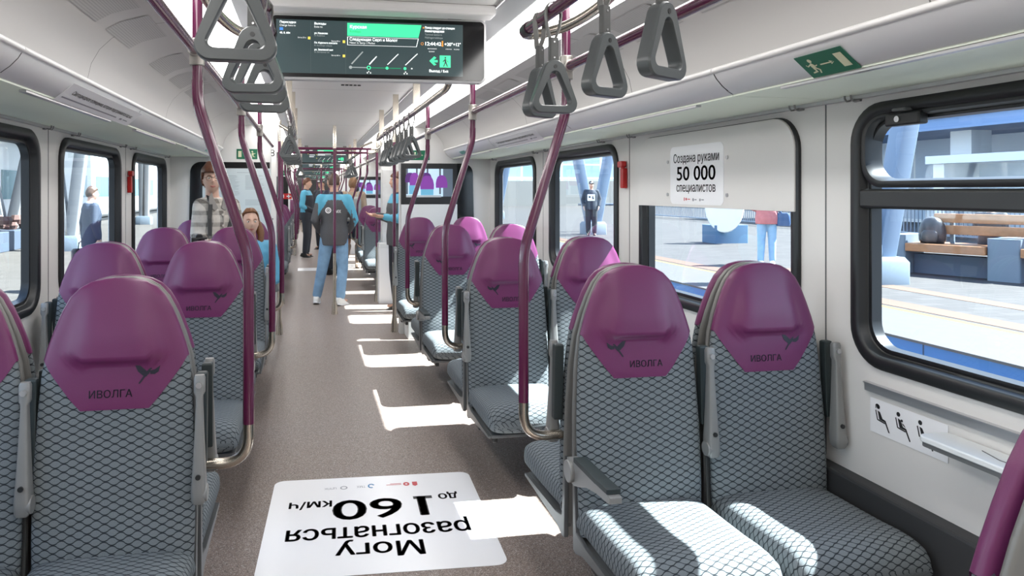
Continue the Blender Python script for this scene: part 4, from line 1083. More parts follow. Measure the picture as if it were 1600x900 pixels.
info_screen(.305, 3.085, 2.162, R(-1.8), 'black widescreen route display hanging under the ceiling near the camera')
info_screen(.30, 12.6, 2.15, 0, 'distant route display under the ceiling of the far saloon', False)
for y, z, lab in ((17.3, 2.15, 'second distant route display seen beyond the far saloon'), (22.0, 2.15, 'third distant route display deep in the train'), (27.5, 2.12, 'farthest tiny route display at the end of the train')): info_screen(.30, y, z, 0, lab, False)

# ------------------------------------------------------------------ floor sticker
M = frame_mat((.308, 3.215, FZ + .0015), (-1, .045, 0), (0.045, -1, 0))
t = thing('floor_sticker', 'large white floor sticker with upside down black slogan lettering', 'sticker', M.translation)
M2 = M.copy(); M2.translation = (0, 0, 0)
plate('sticker_sheet', M2, .985, .94, .05, STICK, t, th=.001)
def ft(body, size, x, y, wd_, bold=.0012, al='CENTER'): text('sticker_lettering', body, size, INK, M2 @ Matrix.Translation((x, y, 0)), t, width=wd_, bold=bold, align=al, lift=.0006, vcen=True)
FS = {}
ft('Могу', .165, .0, .268, .36, .003); ft('разогнаться', .18, .0, .105, .79, .003); ft('до', .105, -.345, -.195, .092, .002); ft('160', .285, -.045, -.098, .43, .005); ft('км/ч', .12, .305, -.165, .195, .002)
flat('sticker_lettering', [[(-.268, -.202), (-.178, -.202), (-.178, -.172), (-.268, -.172)]], INK, M2, t, .0006)
flat('sticker_red_logo', ring_polys(-.16, -.352, .006, .016, 14, ry=1.4) + [[(-.215, -.375), (-.19, -.375), (-.19, -.335), (-.2025, -.323), (-.215, -.335)], [(-.135, -.353), (-.06, -.353), (-.06, -.347), (-.135, -.347)], [(-.135, -.365), (-.08, -.365), (-.08, -.36), (-.135, -.36)]], REDINK, M2, t, .0006)
flat('sticker_blue_logo', ring_polys(.015, -.350, .010, .017, 18, 200, 480, 1.5), BLUEINK, M2, t, .0006)
flat('sticker_grey_logo', ring_polys(.150, -.345, .012, .018, 18, 0, 360, 1.1), GREYINK, M2, t, .0006)
text('sticker_logo_lettering', 'ТМХ', .035, GREYINK, M2 @ Matrix.Translation((.065, -.350, 0)), t, width=.042, lift=.0006); text('sticker_logo_lettering', 'ЦППК', .030, GREYINK, M2 @ Matrix.Translation((.215, -.345, 0)), t, width=.058, lift=.0006)
for x, y, nm in ((-.0, 13.6, 'left'),):
    o = obj('floor_sticker', MB().box(x - .19, x + .20, y - .25, y + .25, FZ + .0005, FZ + .0025), STICK, smooth=0); tag(o, 'distant white sheet stuck on the aisle floor past the vestibule', 'sticker')
# ------------------------------------------------------------------ outside: platforms, station, trains
PR, PLZ = .10, -.12
def pave_mat(name, c0, c1, sx, sy):
    m = mat(name, c0, .75, spec=.25); k = NT(m); b = k.n['Principled BSDF']
    t = k.n.new('ShaderNodeTexCoord'); br = k.n.new('ShaderNodeTexBrick'); k.l.new(t.outputs['Object'], br.inputs['Vector'])
    br.inputs['Scale'].default_value = 1.0; br.inputs['Brick Width'].default_value = sx; br.inputs['Row Height'].default_value = sy; br.inputs['Mortar Size'].default_value = .006
    br.inputs['Color1'].default_value = (*c0, 1); br.inputs['Color2'].default_value = (*c1, 1); br.inputs['Mortar'].default_value = (*[q * .6 for q in c0], 1)
    k.l.new(br.outputs[0], b.inputs['Base Color']); return m
PAVE = pave_mat('platform_paving', (.048, .045, .043), (.062, .058, .055), .40, .20)
PAVEL = pave_mat('platform_paving_left', (.075, .068, .060), (.09, .082, .073), .60, .30)
EDGE = mat('platform_edge', (.055, .052, .053), .8, noise=.15, nscale=8)
YEL = mat('yellow_line', (.20, .13, .015), .6); TACT = mat('tactile_orange', (.085, .045, .026), .8)
struct('platform_right', MB().box(7.16, 70, -30, 150, -1.2, PR), PAVE, smooth=0)
struct('platform_edge_right', MB().box(5.80, 7.06, -30, 150, .075, PR), EDGE, smooth=0)
struct('platform_line_right', MB().box(7.06, 7.16, -30, 150, -.02, PR + .001), YEL, smooth=0)
struct('platform_face_right', MB().box(5.82, 5.95, -30, 150, -1.2, .074), seam_mat('platform_face_shade_blue', (.022, .095, .26), 1.25, .3, .5, .02), smooth=0)  # blue of skylit shade and tinted glass put into the face colour
mb = MB(); mb.box(7.24, 7.62, -30, 150, PR, PR + .004)
for yy in (): pass
struct('platform_tactile_right', mb, TACT, smooth=0)
struct('platform_tactile_inner', MB().box(8.5, 8.85, 4.0, 12.0, PR, PR + .004), TACT, smooth=0)
struct('trackbed_right', MB().box(1.95, 5.86, -30, 150, -1.3, -1.2), mat('ballast', (.10, .095, .09), .9, noise=.4, nscale=20), smooth=0)
struct('platform_left', MB().box(-70, -1.95, -30, 150, -1.2, PLZ), PAVEL, smooth=0)
struct('platform_line_left', MB().box(-2.9, -2.8, -30, 150, PLZ, PLZ + .002), YEL, smooth=0)
CONC = mat('blue_grey_concrete', (.13, .17, .21), .7); STEELB = mat('blue_grey_column', (.13, .18, .25), .55); WHITEB = mat('white_cladding', (.62, .66, .68), .6)
def vcolumn(x, y, z, label, H=4.6, lean=.9, m=STEELB, blk=True):
    t = thing('station_column', label, 'column', (x, y, z), 0, 'slanting station columns')
    def leg(s): return MB().loft([[(a + s * (.06 + lean * q), b, .2 + (H - .2) * q) for a, b in rrect(-.16, .16, -.14, .14, .04, 3)] for q in (0, 1)])
    obj('column_leg', leg(1), m, t, smooth=40); obj('column_leg', leg(-1), m, t, smooth=40)
    obj('column_base', MB().loft([[(a * k, b * k, zz) for a, b in rrect(-.36, .36, -.3, .3, .04, 3)] for k, zz in ((1, 0), (1, .34), (.85, .42))]), CONC, t, smooth=40)
vcolumn(8.8, 9.9, PR, 'slanting blue grey column behind the near right window'); vcolumn(9.35, 22.6, PR, 'v shaped blue grey column behind the standing man outside on the right'); vcolumn(9.6, 36, PR, 'farther v shaped blue grey column seen through the last right window'); vcolumn(9.6, 49, PR, 'farthest v shaped blue grey column along the right platform')
COLG = mat('grey_column', (.20, .21, .22), .6)
vcolumn(-9.0, 23.7, PLZ, 'slanting grey column beyond the near left window', m=COLG); vcolumn(-6.6, 21.5, PLZ, 'slanting grey column behind the man in the navy suit', m=COLG, lean=.5); vcolumn(-8.0, 37.5, PLZ, 'dark grey column in front of the white train', m=COLG, lean=.1, H=6)
# round white sign on a blue block
t = thing('platform_sign', 'round white sign standing on a blue concrete block on the right platform', 'sign', (11.46, 18.3, PR))
obj('sign_base', MB().loft([[(a, b, z) for a, b in rrect(-.50, .50, -.34, .34, .03, 3)] for z in (0, .50)]), mat('block_blue', (.06, .13, .22), .7), t, smooth=40)
mb = MB(); n = Vector((-.55, -.83, 0)); q = Vector((.83, -.55, 0))
rings = [[n * dd + q * (.50 * rr * cos(2 * pi * k / 32)) + Vector((0, 0, 1.02 + .72 * rr * sin(2 * pi * k / 32))) for k in range(32)] for dd, rr in ((.42, .97), (.45, 1), (.50, 1), (.53, .97))]
mb.loft(rings); obj('sign_disc', mb, mat('sign_white_bright', (.75, .76, .76), .5), t, smooth=40)
obj('sign_post', MB().cyl((0, 0, .5), (0, 0, 1.6), .05), STEELB, t)
# benches with concrete ends
WOOD = mat('bench_wood', (.30, .135, .055), .55, noise=.25, nscale=14)
def bench(x, y, rz, label, L=3.6):
    t = thing('platform_bench', label, 'bench', (x, y, PR), rz, 'wooden platform benches')
    for k in (0, 1.45, 2.9):
        obj('bench_block', MB().loft([[(a, b, z) for a, b in rrect(k - .10, k + .16 if k == 0 else k + .34, -.36, .42, .03, 3)] for z in (0, .68)]), CONC, t, smooth=40)
    for a, b in ((.17, 1.34), (1.80, 2.79)):
        obj('bench_plinth', MB().box(a, b, -.05, .25, 0, .34), mat('plinth_blue', (.07, .10, .15), .7), t, smooth=0)
        obj('seat_plank', MB().box(a, b, -.40, -.08, .40, .54), WOOD, t, smooth=0, bevel=.01)
        obj('seat_plank', MB().box(a, b, -.05, .42, .40, .54), WOOD, t, smooth=0, bevel=.01)
        obj('backrest_support', MB().box(a + .5, a + .56, .09, .14, .54, 1.06), CONC, t, smooth=0)
    for z in (.70, .90): obj('back_plank', MB().box(.45, 3.0, .03, .09, z, z + .155), WOOD, t, smooth=0, bevel=.01)
bench(10.55, 11.2, R(-66), 'orange wooden bench with blue grey concrete ends on the right platform')
t = thing('rucksack', 'dark shiny rucksack lying on the near end of the platform bench', 'bag', (10.66, 10.74, PR + .541), R(-60))
rings = [[(rx * cos(2 * pi * k / 20) * (1 + .06 * sin(3 * 2 * pi * k / 20)), ry * sin(2 * pi * k / 20), z) for k in range(20)] for z, rx, ry in ((.0, .17, .11), (.05, .20, .14), (.2, .205, .145), (.33, .18, .12), (.42, .12, .085), (.455, .04, .03))]
obj('bag_body', MB().loft(rings), mat('bag_black', (.02, .022, .028), .3, noise=.5, nscale=25), t, smooth=60)
obj('bag_pocket', MB().loft([[(rx * cos(2 * pi * k / 16), -.13 + ry * sin(2 * pi * k / 16), z) for k in range(16)] for z, rx, ry in ((.03, .10, .03), (.08, .13, .045), (.18, .12, .04), (.23, .08, .02))]), mat('bag_black2', (.035, .036, .04), .35), t, smooth=60)
# fence behind the right platform
FEN = mat('fence_blue_grey', (.16, .20, .25), .5)
for i, (x, y0, y1) in enumerate(((19.0, 14.0, 22.0), (19.0, 22.1, 30.1), (19.0, 30.2, 38.2), (19.0, 6.0, 13.9))):
    t = thing('platform_fence', 'barred grey metal fence behind the right platform, %s bay' % ['second', 'third', 'fourth', 'first'][i], 'fence', (x, y0, PR), 0, 'bays of barred fence')
    mb = MB()
    for k in range(56): mb.box(-.012, .012, (y1 - y0) * (k + .5) / 56 - .012, (y1 - y0) * (k + .5) / 56 + .012, .12, 1.15)
    obj('fence_bars', mb, FEN, t, smooth=0)
    mb = MB(); mb.box(-.03, .03, .1, y1 - y0 - .1, 1.15, 1.21); mb.box(-.03, .03, .1, y1 - y0 - .1, .08, .13); obj('fence_rails', mb, FEN, t, smooth=0)
    for q in (.05, y1 - y0 - .05): obj('fence_post', MB().box(-.06, .06, q - .06, q + .06, 0, 1.3), FEN, t, smooth=0)
# leaning rails on the platform
for i, (x, y, lab) in enumerate(((10.2, 24.0, 'leaning rail on posts by the v shaped column on the right platform'), (14.2, 15.9, 'leaning rail in front of the fence beside the bench'))):
    t = thing('leaning_rail', lab, 'rail', (x, y, PR), R(20 * i), 'platform leaning rails')
    obj('rail_bar', MB().box(-.8, .9, -.12, .12, .92, 1.0), mat('rail_dark', (.05, .07, .10), .4), t, smooth=0, bevel=.02)
    for q in (-.5, .6): obj('rail_post', MB().box(q - .04, q + .04, -.04, .04, 0, .92), STEELB, t, smooth=0)
# station building with a gridded glass front, right side far
def facade(name, c0, c1, sx, sy, ms):
    m = mat(name, c0, .35); k = NT(m); b = k.n['Principled BSDF']
    t = k.n.new('ShaderNodeTexCoord'); s = k.n.new('ShaderNodeSeparateXYZ'); k.l.new(t.outputs['Object'], s.inputs[0])
    fy = k.math('FRACT', k.math('MULTIPLY', k.math('ADD', s.outputs[0], s.outputs[1]), 1 / sx)); fz = k.math('FRACT', k.math('MULTIPLY', s.outputs[2], 1 / sy))
    g = k.math('MAXIMUM', k.math('LESS_THAN', fy, ms), k.math('LESS_THAN', fz, ms * 1.2))
    n = k.n.new('ShaderNodeTexWhiteNoise'); n.noise_dimensions = '2D'
    cv = k.n.new('ShaderNodeCombineXYZ'); k.l.new(k.math('FLOOR', k.math('MULTIPLY', k.math('ADD', s.outputs[0], s.outputs[1]), 1 / sx)), cv.inputs[0]); k.l.new(k.math('FLOOR', k.math('MULTIPLY', s.outputs[2], 1 / sy)), cv.inputs[1]); k.l.new(cv.outputs[0], n.inputs[0])
    base = k.mix(k.math('MULTIPLY', n.outputs['Value'], .6), c0, c1)
    k.l.new(k.mix(g, base, (.75, .77, .76)), b.inputs['Base Color']); return m
t = thing('station_building', 'pale glass fronted station building far beyond the right platform', 'building', (46, 40, PR))
obj('building_front', MB().box(0, 14, -34, 25, 0, 15), facade('facade_glass', (.40, .58, .62), (.62, .70, .70), 2.4, 1.5, .10), t, smooth=0)
obj('building_plinth', MB().box(-.6, 0, -34, 25, 0, 1.9), mat('plinth_pale', (.6, .58, .52), .7), t, smooth=0)
obj('building_cornice', MB().box(-1.0, 14, -34, 25, 15, 16), WHITEB, t, smooth=0)
t = thing('station_hall', 'pale teal gridded station hall closing the view along the right platform', 'building', (12, 66, PR))
obj('hall_front', MB().box(0, 50, 0, 10, 2.4, 17), facade('hall_glass', (.30, .45, .48), (.50, .58, .58), 2.0, 1.3, .10), t, smooth=0)
obj('hall_base', MB().box(-.3, 50, -.4, 10, 0, 2.4), mat('hall_base_pale', (.34, .32, .28), .7), t, smooth=0)
t = thing('footbridge', 'white columned elevated walkway with blue underside beyond the right platform', 'walkway', (25, 22, PR))
obj('walkway_deck', MB().box(-1.5, 3.5, -16, 12, 3.75, 4.5), mat('deck_blue', (.13, .22, .38), .6), t, smooth=0)
obj('walkway_parapet', MB().box(-1.6, -1.5, -16, 12, 4.2, 5.2), WHITEB, t, smooth=0)
for k, q in enumerate((-12.5, -6.2, 1.5, 8.5)): obj('walkway_column', MB().box(-.4, .5, q - .45, q + .45, 0, 3.75), WHITEB, t, smooth=0)
obj('walkway_wall', MB().box(2.6, 2.9, -16, 12, 0, 3.75), facade('pale_panels', (.42, .50, .60), (.55, .60, .66), 3.1, 4.2, .03), t, smooth=0)
t = thing('platform_kiosk', 'low white pavilion beneath the elevated walkway', 'building', (19.8, 17.2, PR))
obj('kiosk_frame', MB().box(-.1, 2.2, -5.8, -5.5, 0, 2.3).box(-.1, 2.2, -2.1, -1.7, 0, 2.3).box(-.1, 2.2, 2.2, 2.6, 0, 2.3), WHITEB, t, smooth=0)
obj('kiosk_roof', MB().box(-.3, 2.4, -5.9, 2.7, 2.3, 2.55), WHITEB, t, smooth=0)
obj('kiosk_wall', MB().box(1.2, 1.3, -5.5, 2.2, 0, 2.3), mat('kiosk_glass', (.35, .45, .55), .3), t, smooth=0)
t = thing('lattice_mast', 'white lattice mast beyond the near right window', 'mast', (16.2, 12.6, PR))
mb = MB()
for a in (-.22, .22): mb.box(a - .05, a + .05, -.05, .05, 0, 7)
obj('mast_legs', mb, WHITEB, t, smooth=0)
mb = MB()
for k in range(12): mb.tube([(-.22, 0, .5 * k + .3), (.22, 0, .5 * k + .55), (-.22, 0, .5 * k + .8)], .03, 6)
obj('mast_lattice', mb, WHITEB, t, smooth=0)
# left side: canopy, white train, low platform wall
t = thing('platform_canopy', 'pale flat canopy roof over the left platform', 'canopy', (-10.5, 30, PLZ))
obj('canopy_roof', MB().box(-3.0, 3.5, -22, 10, 4.5, 4.8), WHITEB, t, smooth=0)
mb = MB()
for k in range(8): mb.box(-3, 3.5, -20 + 4 * k, -19.75 + 4 * k, 4.25, 4.5)
obj('canopy_beams', mb, COLG, t, smooth=0)
t = thing('parked_train', 'white train with teal windows standing across the left platform', 'train', (-12.8, 60, PLZ))
WT2 = mat('train_white', (.66, .68, .69), .35)
obj('train_body', MB().loft([[(a, y, b) for a, b in rrect(-1.6, 1.6, .15, 3.9, .5, 5)] for y in (-38, -37.6, 38)]), WT2, t, smooth=40)
for k in range(18): obj('train_window', MB().box(1.585, 1.62, -35 + 4 * k, -32.6 + 4 * k, 1.35, 2.45), mat('train_teal', (.05, .16, .19), .15), t, smooth=0)
obj('train_skirt', MB().box(-1.45, 1.45, -37, 37, -.75, .14), BLACKP, t, smooth=0)
t = thing('left_building', 'long pale station hall far beyond the left platform', 'building', (-34, 30, PLZ))
obj('hall_wall', MB().box(-8, 0, -40, 80, 0, 6.5), facade('hall_panels', (.42, .47, .50), (.55, .57, .57), 3.3, 2.2, .09), t, smooth=0)
obj('hall_roof', MB().box(-9, 1.2, -41, 81, 6.5, 7.0), COLG, t, smooth=0)
for i, (x, y) in enumerate(((-12.2, 26.5), (-12.6, 21.0))):
    t = thing('planter_box', 'low dark planter with reddish shrubs on the left platform, %s one' % ['farther', 'nearer'][i], 'planter', (x + 3.6, y - 5 - i * 3, PLZ), 0, 'planters on the left platform')
    obj('planter_body', MB().box(-.5, .5, -1.8, 1.8, 0, .55), mat('planter_dark', (.06, .08, .11), .6), t, smooth=0, bevel=.02)
    mb = MB(); rnd = random.Random(i)
    for k in range(40): mb.ball((rnd.uniform(-.4, .4), rnd.uniform(-1.7, 1.7), .55 + rnd.uniform(0, .3)), rnd.uniform(.10, .2), 4)
    obj('planter_shrubs', mb, mat('shrub_red', (.12, .07, .06), .8), t, smooth=0)
# ------------------------------------------------------------------ people
SKIN = mat('skin', (.56, .33, .24), .5, spec=.35, noise=.06, nscale=30)
def cap(mb, p0, r0, p1, r1, n=12, flatd=None, flat=1.0):
    p0, p1 = Vector(p0), Vector(p1); d = (p1 - p0); L = d.length
    d = d.normalized() if L > 1e-6 else Vector((0, 0, 1))
    a = d.cross(Vector((0, 0, 1)) if abs(d.z) < .9 else Vector((0, 1, 0))).normalized() if flatd is None else (Vector(flatd) - d * Vector(flatd).dot(d)).normalized()
    b = d.cross(a); rings = []
    def ring(c, r): return [c + a * (r * flat * cos(2 * pi * k / n)) + b * (r * sin(2 * pi * k / n)) for k in range(n)]
    for q in range(1, 5): t = pi / 2 * q / 5; rings.append(ring(p0 - d * r0 * cos(t), r0 * sin(t)))
    rings.append(ring(p0, r0)); rings.append(ring((p0 + p1) / 2, (r0 + r1) / 2)); rings.append(ring(p1, r1))
    for q in range(4, 0, -1): t = pi / 2 * q / 5; rings.append(ring(p1 + d * r1 * cos(t), r1 * sin(t)))
    mb.loft(rings)
def remeshed(name, mb, mats, parent, voxel, smooth=2, zone=None):
    o = obj('tmp', mb, mats[0], None, smooth=0)
    m = o.modifiers.new('r', 'REMESH'); m.mode = 'VOXEL'; m.voxel_size = voxel
    if smooth: m = o.modifiers.new('s', 'SMOOTH'); m.factor = .5; m.iterations = smooth
    bpy.context.view_layer.update()
    me = bpy.data.meshes.new_from_object(o.evaluated_get(bpy.context.evaluated_depsgraph_get()))
    bpy.data.objects.remove(o); me.name = name
    me.materials.clear()
    for q in mats: me.materials.append(q)
    if zone: me.polygons.foreach_set('material_index', [zone(p.center) for p in me.polygons])
    me.polygons.foreach_set('use_smooth', [True] * len(me.polygons))
    o = bpy.data.objects.new(name, me); COL.objects.link(o)
    if parent is not None: o.parent = parent
    return o
BASE = dict(pel=(0, 0, .95), wst=(0, 0, 1.09), chs=(0, .0, 1.29), nck=(0, .02, 1.475), hd=(0, -.012, 1.625),
            shL=(.178, .012, 1.415), elL=(.225, .04, 1.13), wrL=(.235, -.03, .885), hpL=(.088, 0, .91), knL=(.098, -.015, .50), anL=(.10, .02, .085))
def skeleton(pose):
    J = {}
    for k, v in BASE.items():
        J[k] = Vector(v)
        if k.endswith('L'): J[k[:-1] + 'R'] = Vector((-v[0], v[1], v[2]))
    for k, v in pose.items():
        if k in J: J[k] = Vector(v)
    return J
def torso(mb, J, grow, z0=-.10, top=True, yaw=0.0):
    pel, wst, chs, nck = J['pel'], J['wst'], J['chs'], J['nck']
    sh = (J['shL'] - J['shR']).normalized(); ax = Vector((sh.x, sh.y, 0)).normalized(); ay = Vector((-ax.y, ax.x, 0))
    spec = [(pel + (pel - wst) * (-z0 / .14), .160, .112), (pel, .165, .118), (wst, .145, .104), (chs, .170, .118), (chs + (nck - chs) * .45, .172, .106)]
    if top: spec += [(chs + (nck - chs) * .75, .125, .085), (nck, .07, .066)]
    mb.loft([[c + ax * ((rx + grow) * cos(2 * pi * k / 24)) + ay * ((ry + grow) * sin(2 * pi * k / 24)) for k in range(24)] for c, rx, ry in spec])
def head_pt(nx, ny, nz):
    x, y, z = .0725 * nx, .093 * ny, .118 * nz
    if nz < 0:
        x *= 1 - .28 * (-nz) ** 1.5
        if ny > 0: y *= 1 - .38 * (-nz)
    f = max(0.0, -ny)
    E = math.exp
    y -= f * (.023 * E(-(nx / .17) ** 2 - ((nz + .14) / .15) ** 2) + .008 * E(-(nx / .12) ** 2 - ((nz - .07) / .2) ** 2))
    for s in (-1, 1): y += f * .010 * E(-((nx - s * .38) / .17) ** 2 - ((nz - .09) / .11) ** 2)
    y -= f * (.004 * E(-(nx / .5) ** 2 - ((nz - .25) / .09) ** 2) + .005 * E(-(nx / .28) ** 2 - ((nz + .47) / .08) ** 2) + .010 * E(-(nx / .26) ** 2 - ((nz + .86) / .18) ** 2))
    return x, y, z
def hand(mb, wr, d, n, tside, curl):
    d, n = Vector(d).normalized(), Vector(n); n = (n - d * n.dot(d)).normalized(); s = d.cross(n) * tside
    rings = []
    for t, hw, th in ((-.01, .026, .020), (.02, .034, .016), (.06, .041, .0145), (.088, .042, .012)):
        c = wr + d * t; rings.append([c + s * a + n * b for a, b in rrect(-hw, hw, -th, th, th * .9, 3)])
    mb.loft(rings)
    for off, L in ((.034, .070), (.0115, .080), (-.0115, .075), (-.034, .058)):
        p = wr + d * .080 + s * off; a = 0.0
        dd = (d + s * off * .6).normalized()
        for k, fr in enumerate((.45, .32, .23)):
            a += R(curl) * (.6 if k == 0 else 1.0); q = p + (dd * cos(a) + n * sin(a)) * L * fr
            cap(mb, p, .0088 - .0008 * k, q, .0080 - .0008 * k, 8); p = q
    p = wr + d * .022 + s * .030; q = p + (d * .55 + s * .7 + n * .3).normalized() * .042; r = q + (d * .85 + s * .25 + n * .4).normalized() * .030
    cap(mb, p, .0125, q, .0098, 8); cap(mb, q, .0098, r, .008, 8)
def person(label, loc, rz, H=1.75, pose={}, skin=SKIN, hair=None, hairopt=None, top=None, legs=None, shoes=None, fine=.009, hands=True, head_yaw=0, head_pitch=0, face=True, group=None, sleeves=True, topz=-.12, extra=None, tgrow=.022, lgrow=.016, collar=None, ag=1.0):
    J = skeleton(pose); sc = H / 1.75
    mb = MB()
    torso(mb, J, 0)
    for S in 'LR':
        sh, el, wr, hp, kn, an = (J[k + S] for k in ('sh', 'el', 'wr', 'hp', 'kn', 'an'))
        cap(mb, sh, .046, el, .038); cap(mb, el, .038, wr, .027); cap(mb, hp, .086, kn, .056); cap(mb, kn, .054, an, .038)
        to = J.get('to' + S) or an + (pose.get('foot' + S) and Vector(pose['foot' + S]) or Vector((.02 if S == 'L' else -.02, -.15, -.05)))
        cap(mb, an + Vector((0, .01, -.035)), .028, an + (to - an) * .7, .018)
        cap(mb, J['chs'] + Vector((0, 0, .09)), .07, sh, .045)
        if hands:
            d = Vector(pose.get('hd' + S, (wr - el).normalized())); n = Vector(pose.get('hn' + S, (-1 if S == 'L' else 1, .1, 0)))
            hand(mb, wr + d.normalized() * .01, d, n, (1 if S == 'L' else -1) * pose.get('ht' + S, 1), pose.get('curl' + S, 16))
    HM = Matrix.Translation(J['hd']) @ Euler((R(head_pitch), 0, R(head_yaw))).to_matrix().to_4x4()
    cap(mb, J['nck'] - Vector((0, 0, .03)), .060, HM @ Vector((0, .018, -.05)), .052)
    rings = []
    for i in range(1, 30):
        t = pi * i / 30; rings.append([HM @ Vector(head_pt(sin(t) * cos(2 * pi * k / 40), sin(t) * sin(2 * pi * k / 40), -cos(t))) for k in range(40)])
    mb.loft(rings)
    for s in (-1, 1): mb.ball(HM @ Vector((s * .073, .012, -.005)), (.011, .020, .031), 6)
    body = remeshed('person', mb, [skin], None, fine, 2)
    body.location = loc; body.rotation_euler = (0, 0, rz); body.scale = (sc, sc, sc)
    tag(body, label, 'person', group)
    # hair
    if hair:
        ho = dict(front=.46, back=-.50, side=-.05, grow=.010, thick=.016, top=.012); ho.update(hairopt or {})
        mbh = MB(); n1, n2 = 30, 44; idx = {}
        def inside(nx, ny, nz):
            a = (ny + 1) / 2                      # 0 face .. 1 back
            thr = interp([(0, ho['front']), (.32, ho['front'] - .08), (.5, ho['side']), (.62, ho['side'] - .18), (1, ho['back'])], a)
            return nz > thr
        for i in range(1, n1):
            t = pi * i / n1
            for k in range(n2):
                nx, ny, nz = sin(t) * cos(2 * pi * k / n2), sin(t) * sin(2 * pi * k / n2), cos(t)
                x, y, z = head_pt(nx, ny, nz); v = Vector((x, y, z)); g = ho['grow'] + ho['top'] * max(0, nz) + .004 * sin(9 * nx + 5 * nz) * cos(7 * ny)
                idx[i, k] = (v + Vector((nx, ny, nz)) * g, inside(nx, ny, nz))
        topv = Vector((0, 0, .118 + ho['grow'] + ho['top']))
        vid = {}
        def V_(i, k):
            k %= n2
            if (i, k) not in vid: vid[i, k] = len(mbh.v); mbh.v.append(tuple(HM @ idx[i, k][0]))
            return vid[i, k]
        tv = len(mbh.v); mbh.v.append(tuple(HM @ topv))
        for k in range(n2): mbh.f.append((tv, V_(1, k), V_(1, k + 1))); mbh.m.append(0)
        for i in range(1, n1 - 1):
            for k in range(n2):
                if all(idx[a, b % n2][1] for a, b in ((i, k), (i + 1, k), (i + 1, k + 1), (i, k + 1))):
                    mbh.f.append((V_(i, k), V_(i + 1, k), V_(i + 1, k + 1), V_(i, k + 1))); mbh.m.append(0)
        h = obj('hair', mbh, hair, body, smooth=80)
        sm = h.modifiers.new('thick', 'SOLIDIFY'); sm.thickness = ho['thick']; sm.offset = -1
        if ho.get('long'):
            ml = MB()
            for s, pts, r in ho['long']:
                q = [HM @ Vector(p) if j < 2 else Vector(p) for j, p in enumerate(pts)]
                ml.tube(bez(q[0], q[1], q[2], 8) + [Vector(p) for p in pts[3:]], [r * (1 if j < 7 else max(.25, 1 - (j - 7) * .2)) for j in range(9 + len(pts) - 3)], 10)
            obj('long_hair', ml, hair, body, smooth=80)
    if face:
        ml = MB()
        for s in (-1, 1):
            me_ = MB(); me_.ball(HM @ Vector((s * .0285, -.0765, .010)), (.0135, .0105, .0085), 8); ey = obj('eye', me_, mat('eye_white', (.7, .68, .65), .3), body)
            mi = MB(); mi.ball(HM @ Vector((s * .0285, -.0845, .010)), (.0058, .0035, .0058), 6); obj('iris', mi, mat('eye_dark', (.03, .02, .015), .2), ey)
            mbw = MB(); mbw.tube([HM @ Vector((s * a, b, c_)) for a, b, c_ in ((.014, -.0895, .029), (.028, -.0880, .033), (.046, -.0735, .028))], [.0022, .0030, .0016], 6); obj('eyebrow', mbw, hair or INK, body)
        ml.tube([HM @ Vector((a, b, c_)) for a, b, c_ in ((-.022, -.0735, -.056), (-.010, -.0835, -.0545), (0, -.0845, -.0555), (.010, -.0835, -.0545), (.022, -.0735, -.056))], [.002, .0042, .0040, .0042, .002], 8)
        ml.tube([HM @ Vector((a, b, c_)) for a, b, c_ in ((-.019, -.0740, -.060), (0, -.0825, -.0625), (.019, -.0740, -.060))], [.002, .0052, .002], 8)
        obj('lips', ml, mat('lips', (.42, .14, .12), .45), body)
    # clothes
    if top:
        mats, zone = top; mb = MB(); torso(mb, J, tgrow, topz)
        for S in 'LR':
            sh, el, wr = J['sh' + S], J['el' + S], J['wr' + S]
            cap(mb, J['chs'] + Vector((0, 0, .09)), .09, sh, .072 * ag)
            if sleeves: cap(mb, sh, .074 * ag, el, .062 * ag); cap(mb, el, .061 * ag, wr - (wr - el) * .05, .044)
            else: cap(mb, sh, .074, sh + (el - sh) * .5, .066)
        o = remeshed('jacket', mb, mats, body, .013, 2, zone)
        if collar:
            mc = MB(); c = J['nck']; rings = []
            for z, r0 in ((-.05, .086), (-.01, .074), (.03, .068), (.032, .062), (-.02, .06)):
                rings.append([c + Vector((r0 * cos(2 * pi * k / 24), r0 * 1.0 * sin(2 * pi * k / 24) - .004, z - .018 * max(0, -sin(2 * pi * k / 24)))) for k in range(24)])
            mc.loft(rings, cap=False); obj('collar', mc, collar, body, smooth=70)
    if legs:
        mats, zone = legs; mb = MB()
        pel = J['pel']; torso_p = [(pel + Vector((0, 0, .07)), .158, .115), (pel, .168, .122), (pel - Vector((0, 0, .07)), .165, .12)]
        mb.loft([[c + Vector(((rx + .01) * cos(2 * pi * k / 24), (ry + .008) * sin(2 * pi * k / 24), 0)) for k in range(24)] for c, rx, ry in torso_p])
        for S in 'LR':
            hp, kn, an = J['hp' + S], J['kn' + S], J['an' + S]
            cap(mb, hp, .086 + lgrow, kn, .060 + lgrow); cap(mb, kn, .060 + lgrow, an + (kn - an) * .10, .050 + lgrow * .8)
        remeshed('trousers', mb, mats, body, .013, 2, zone)
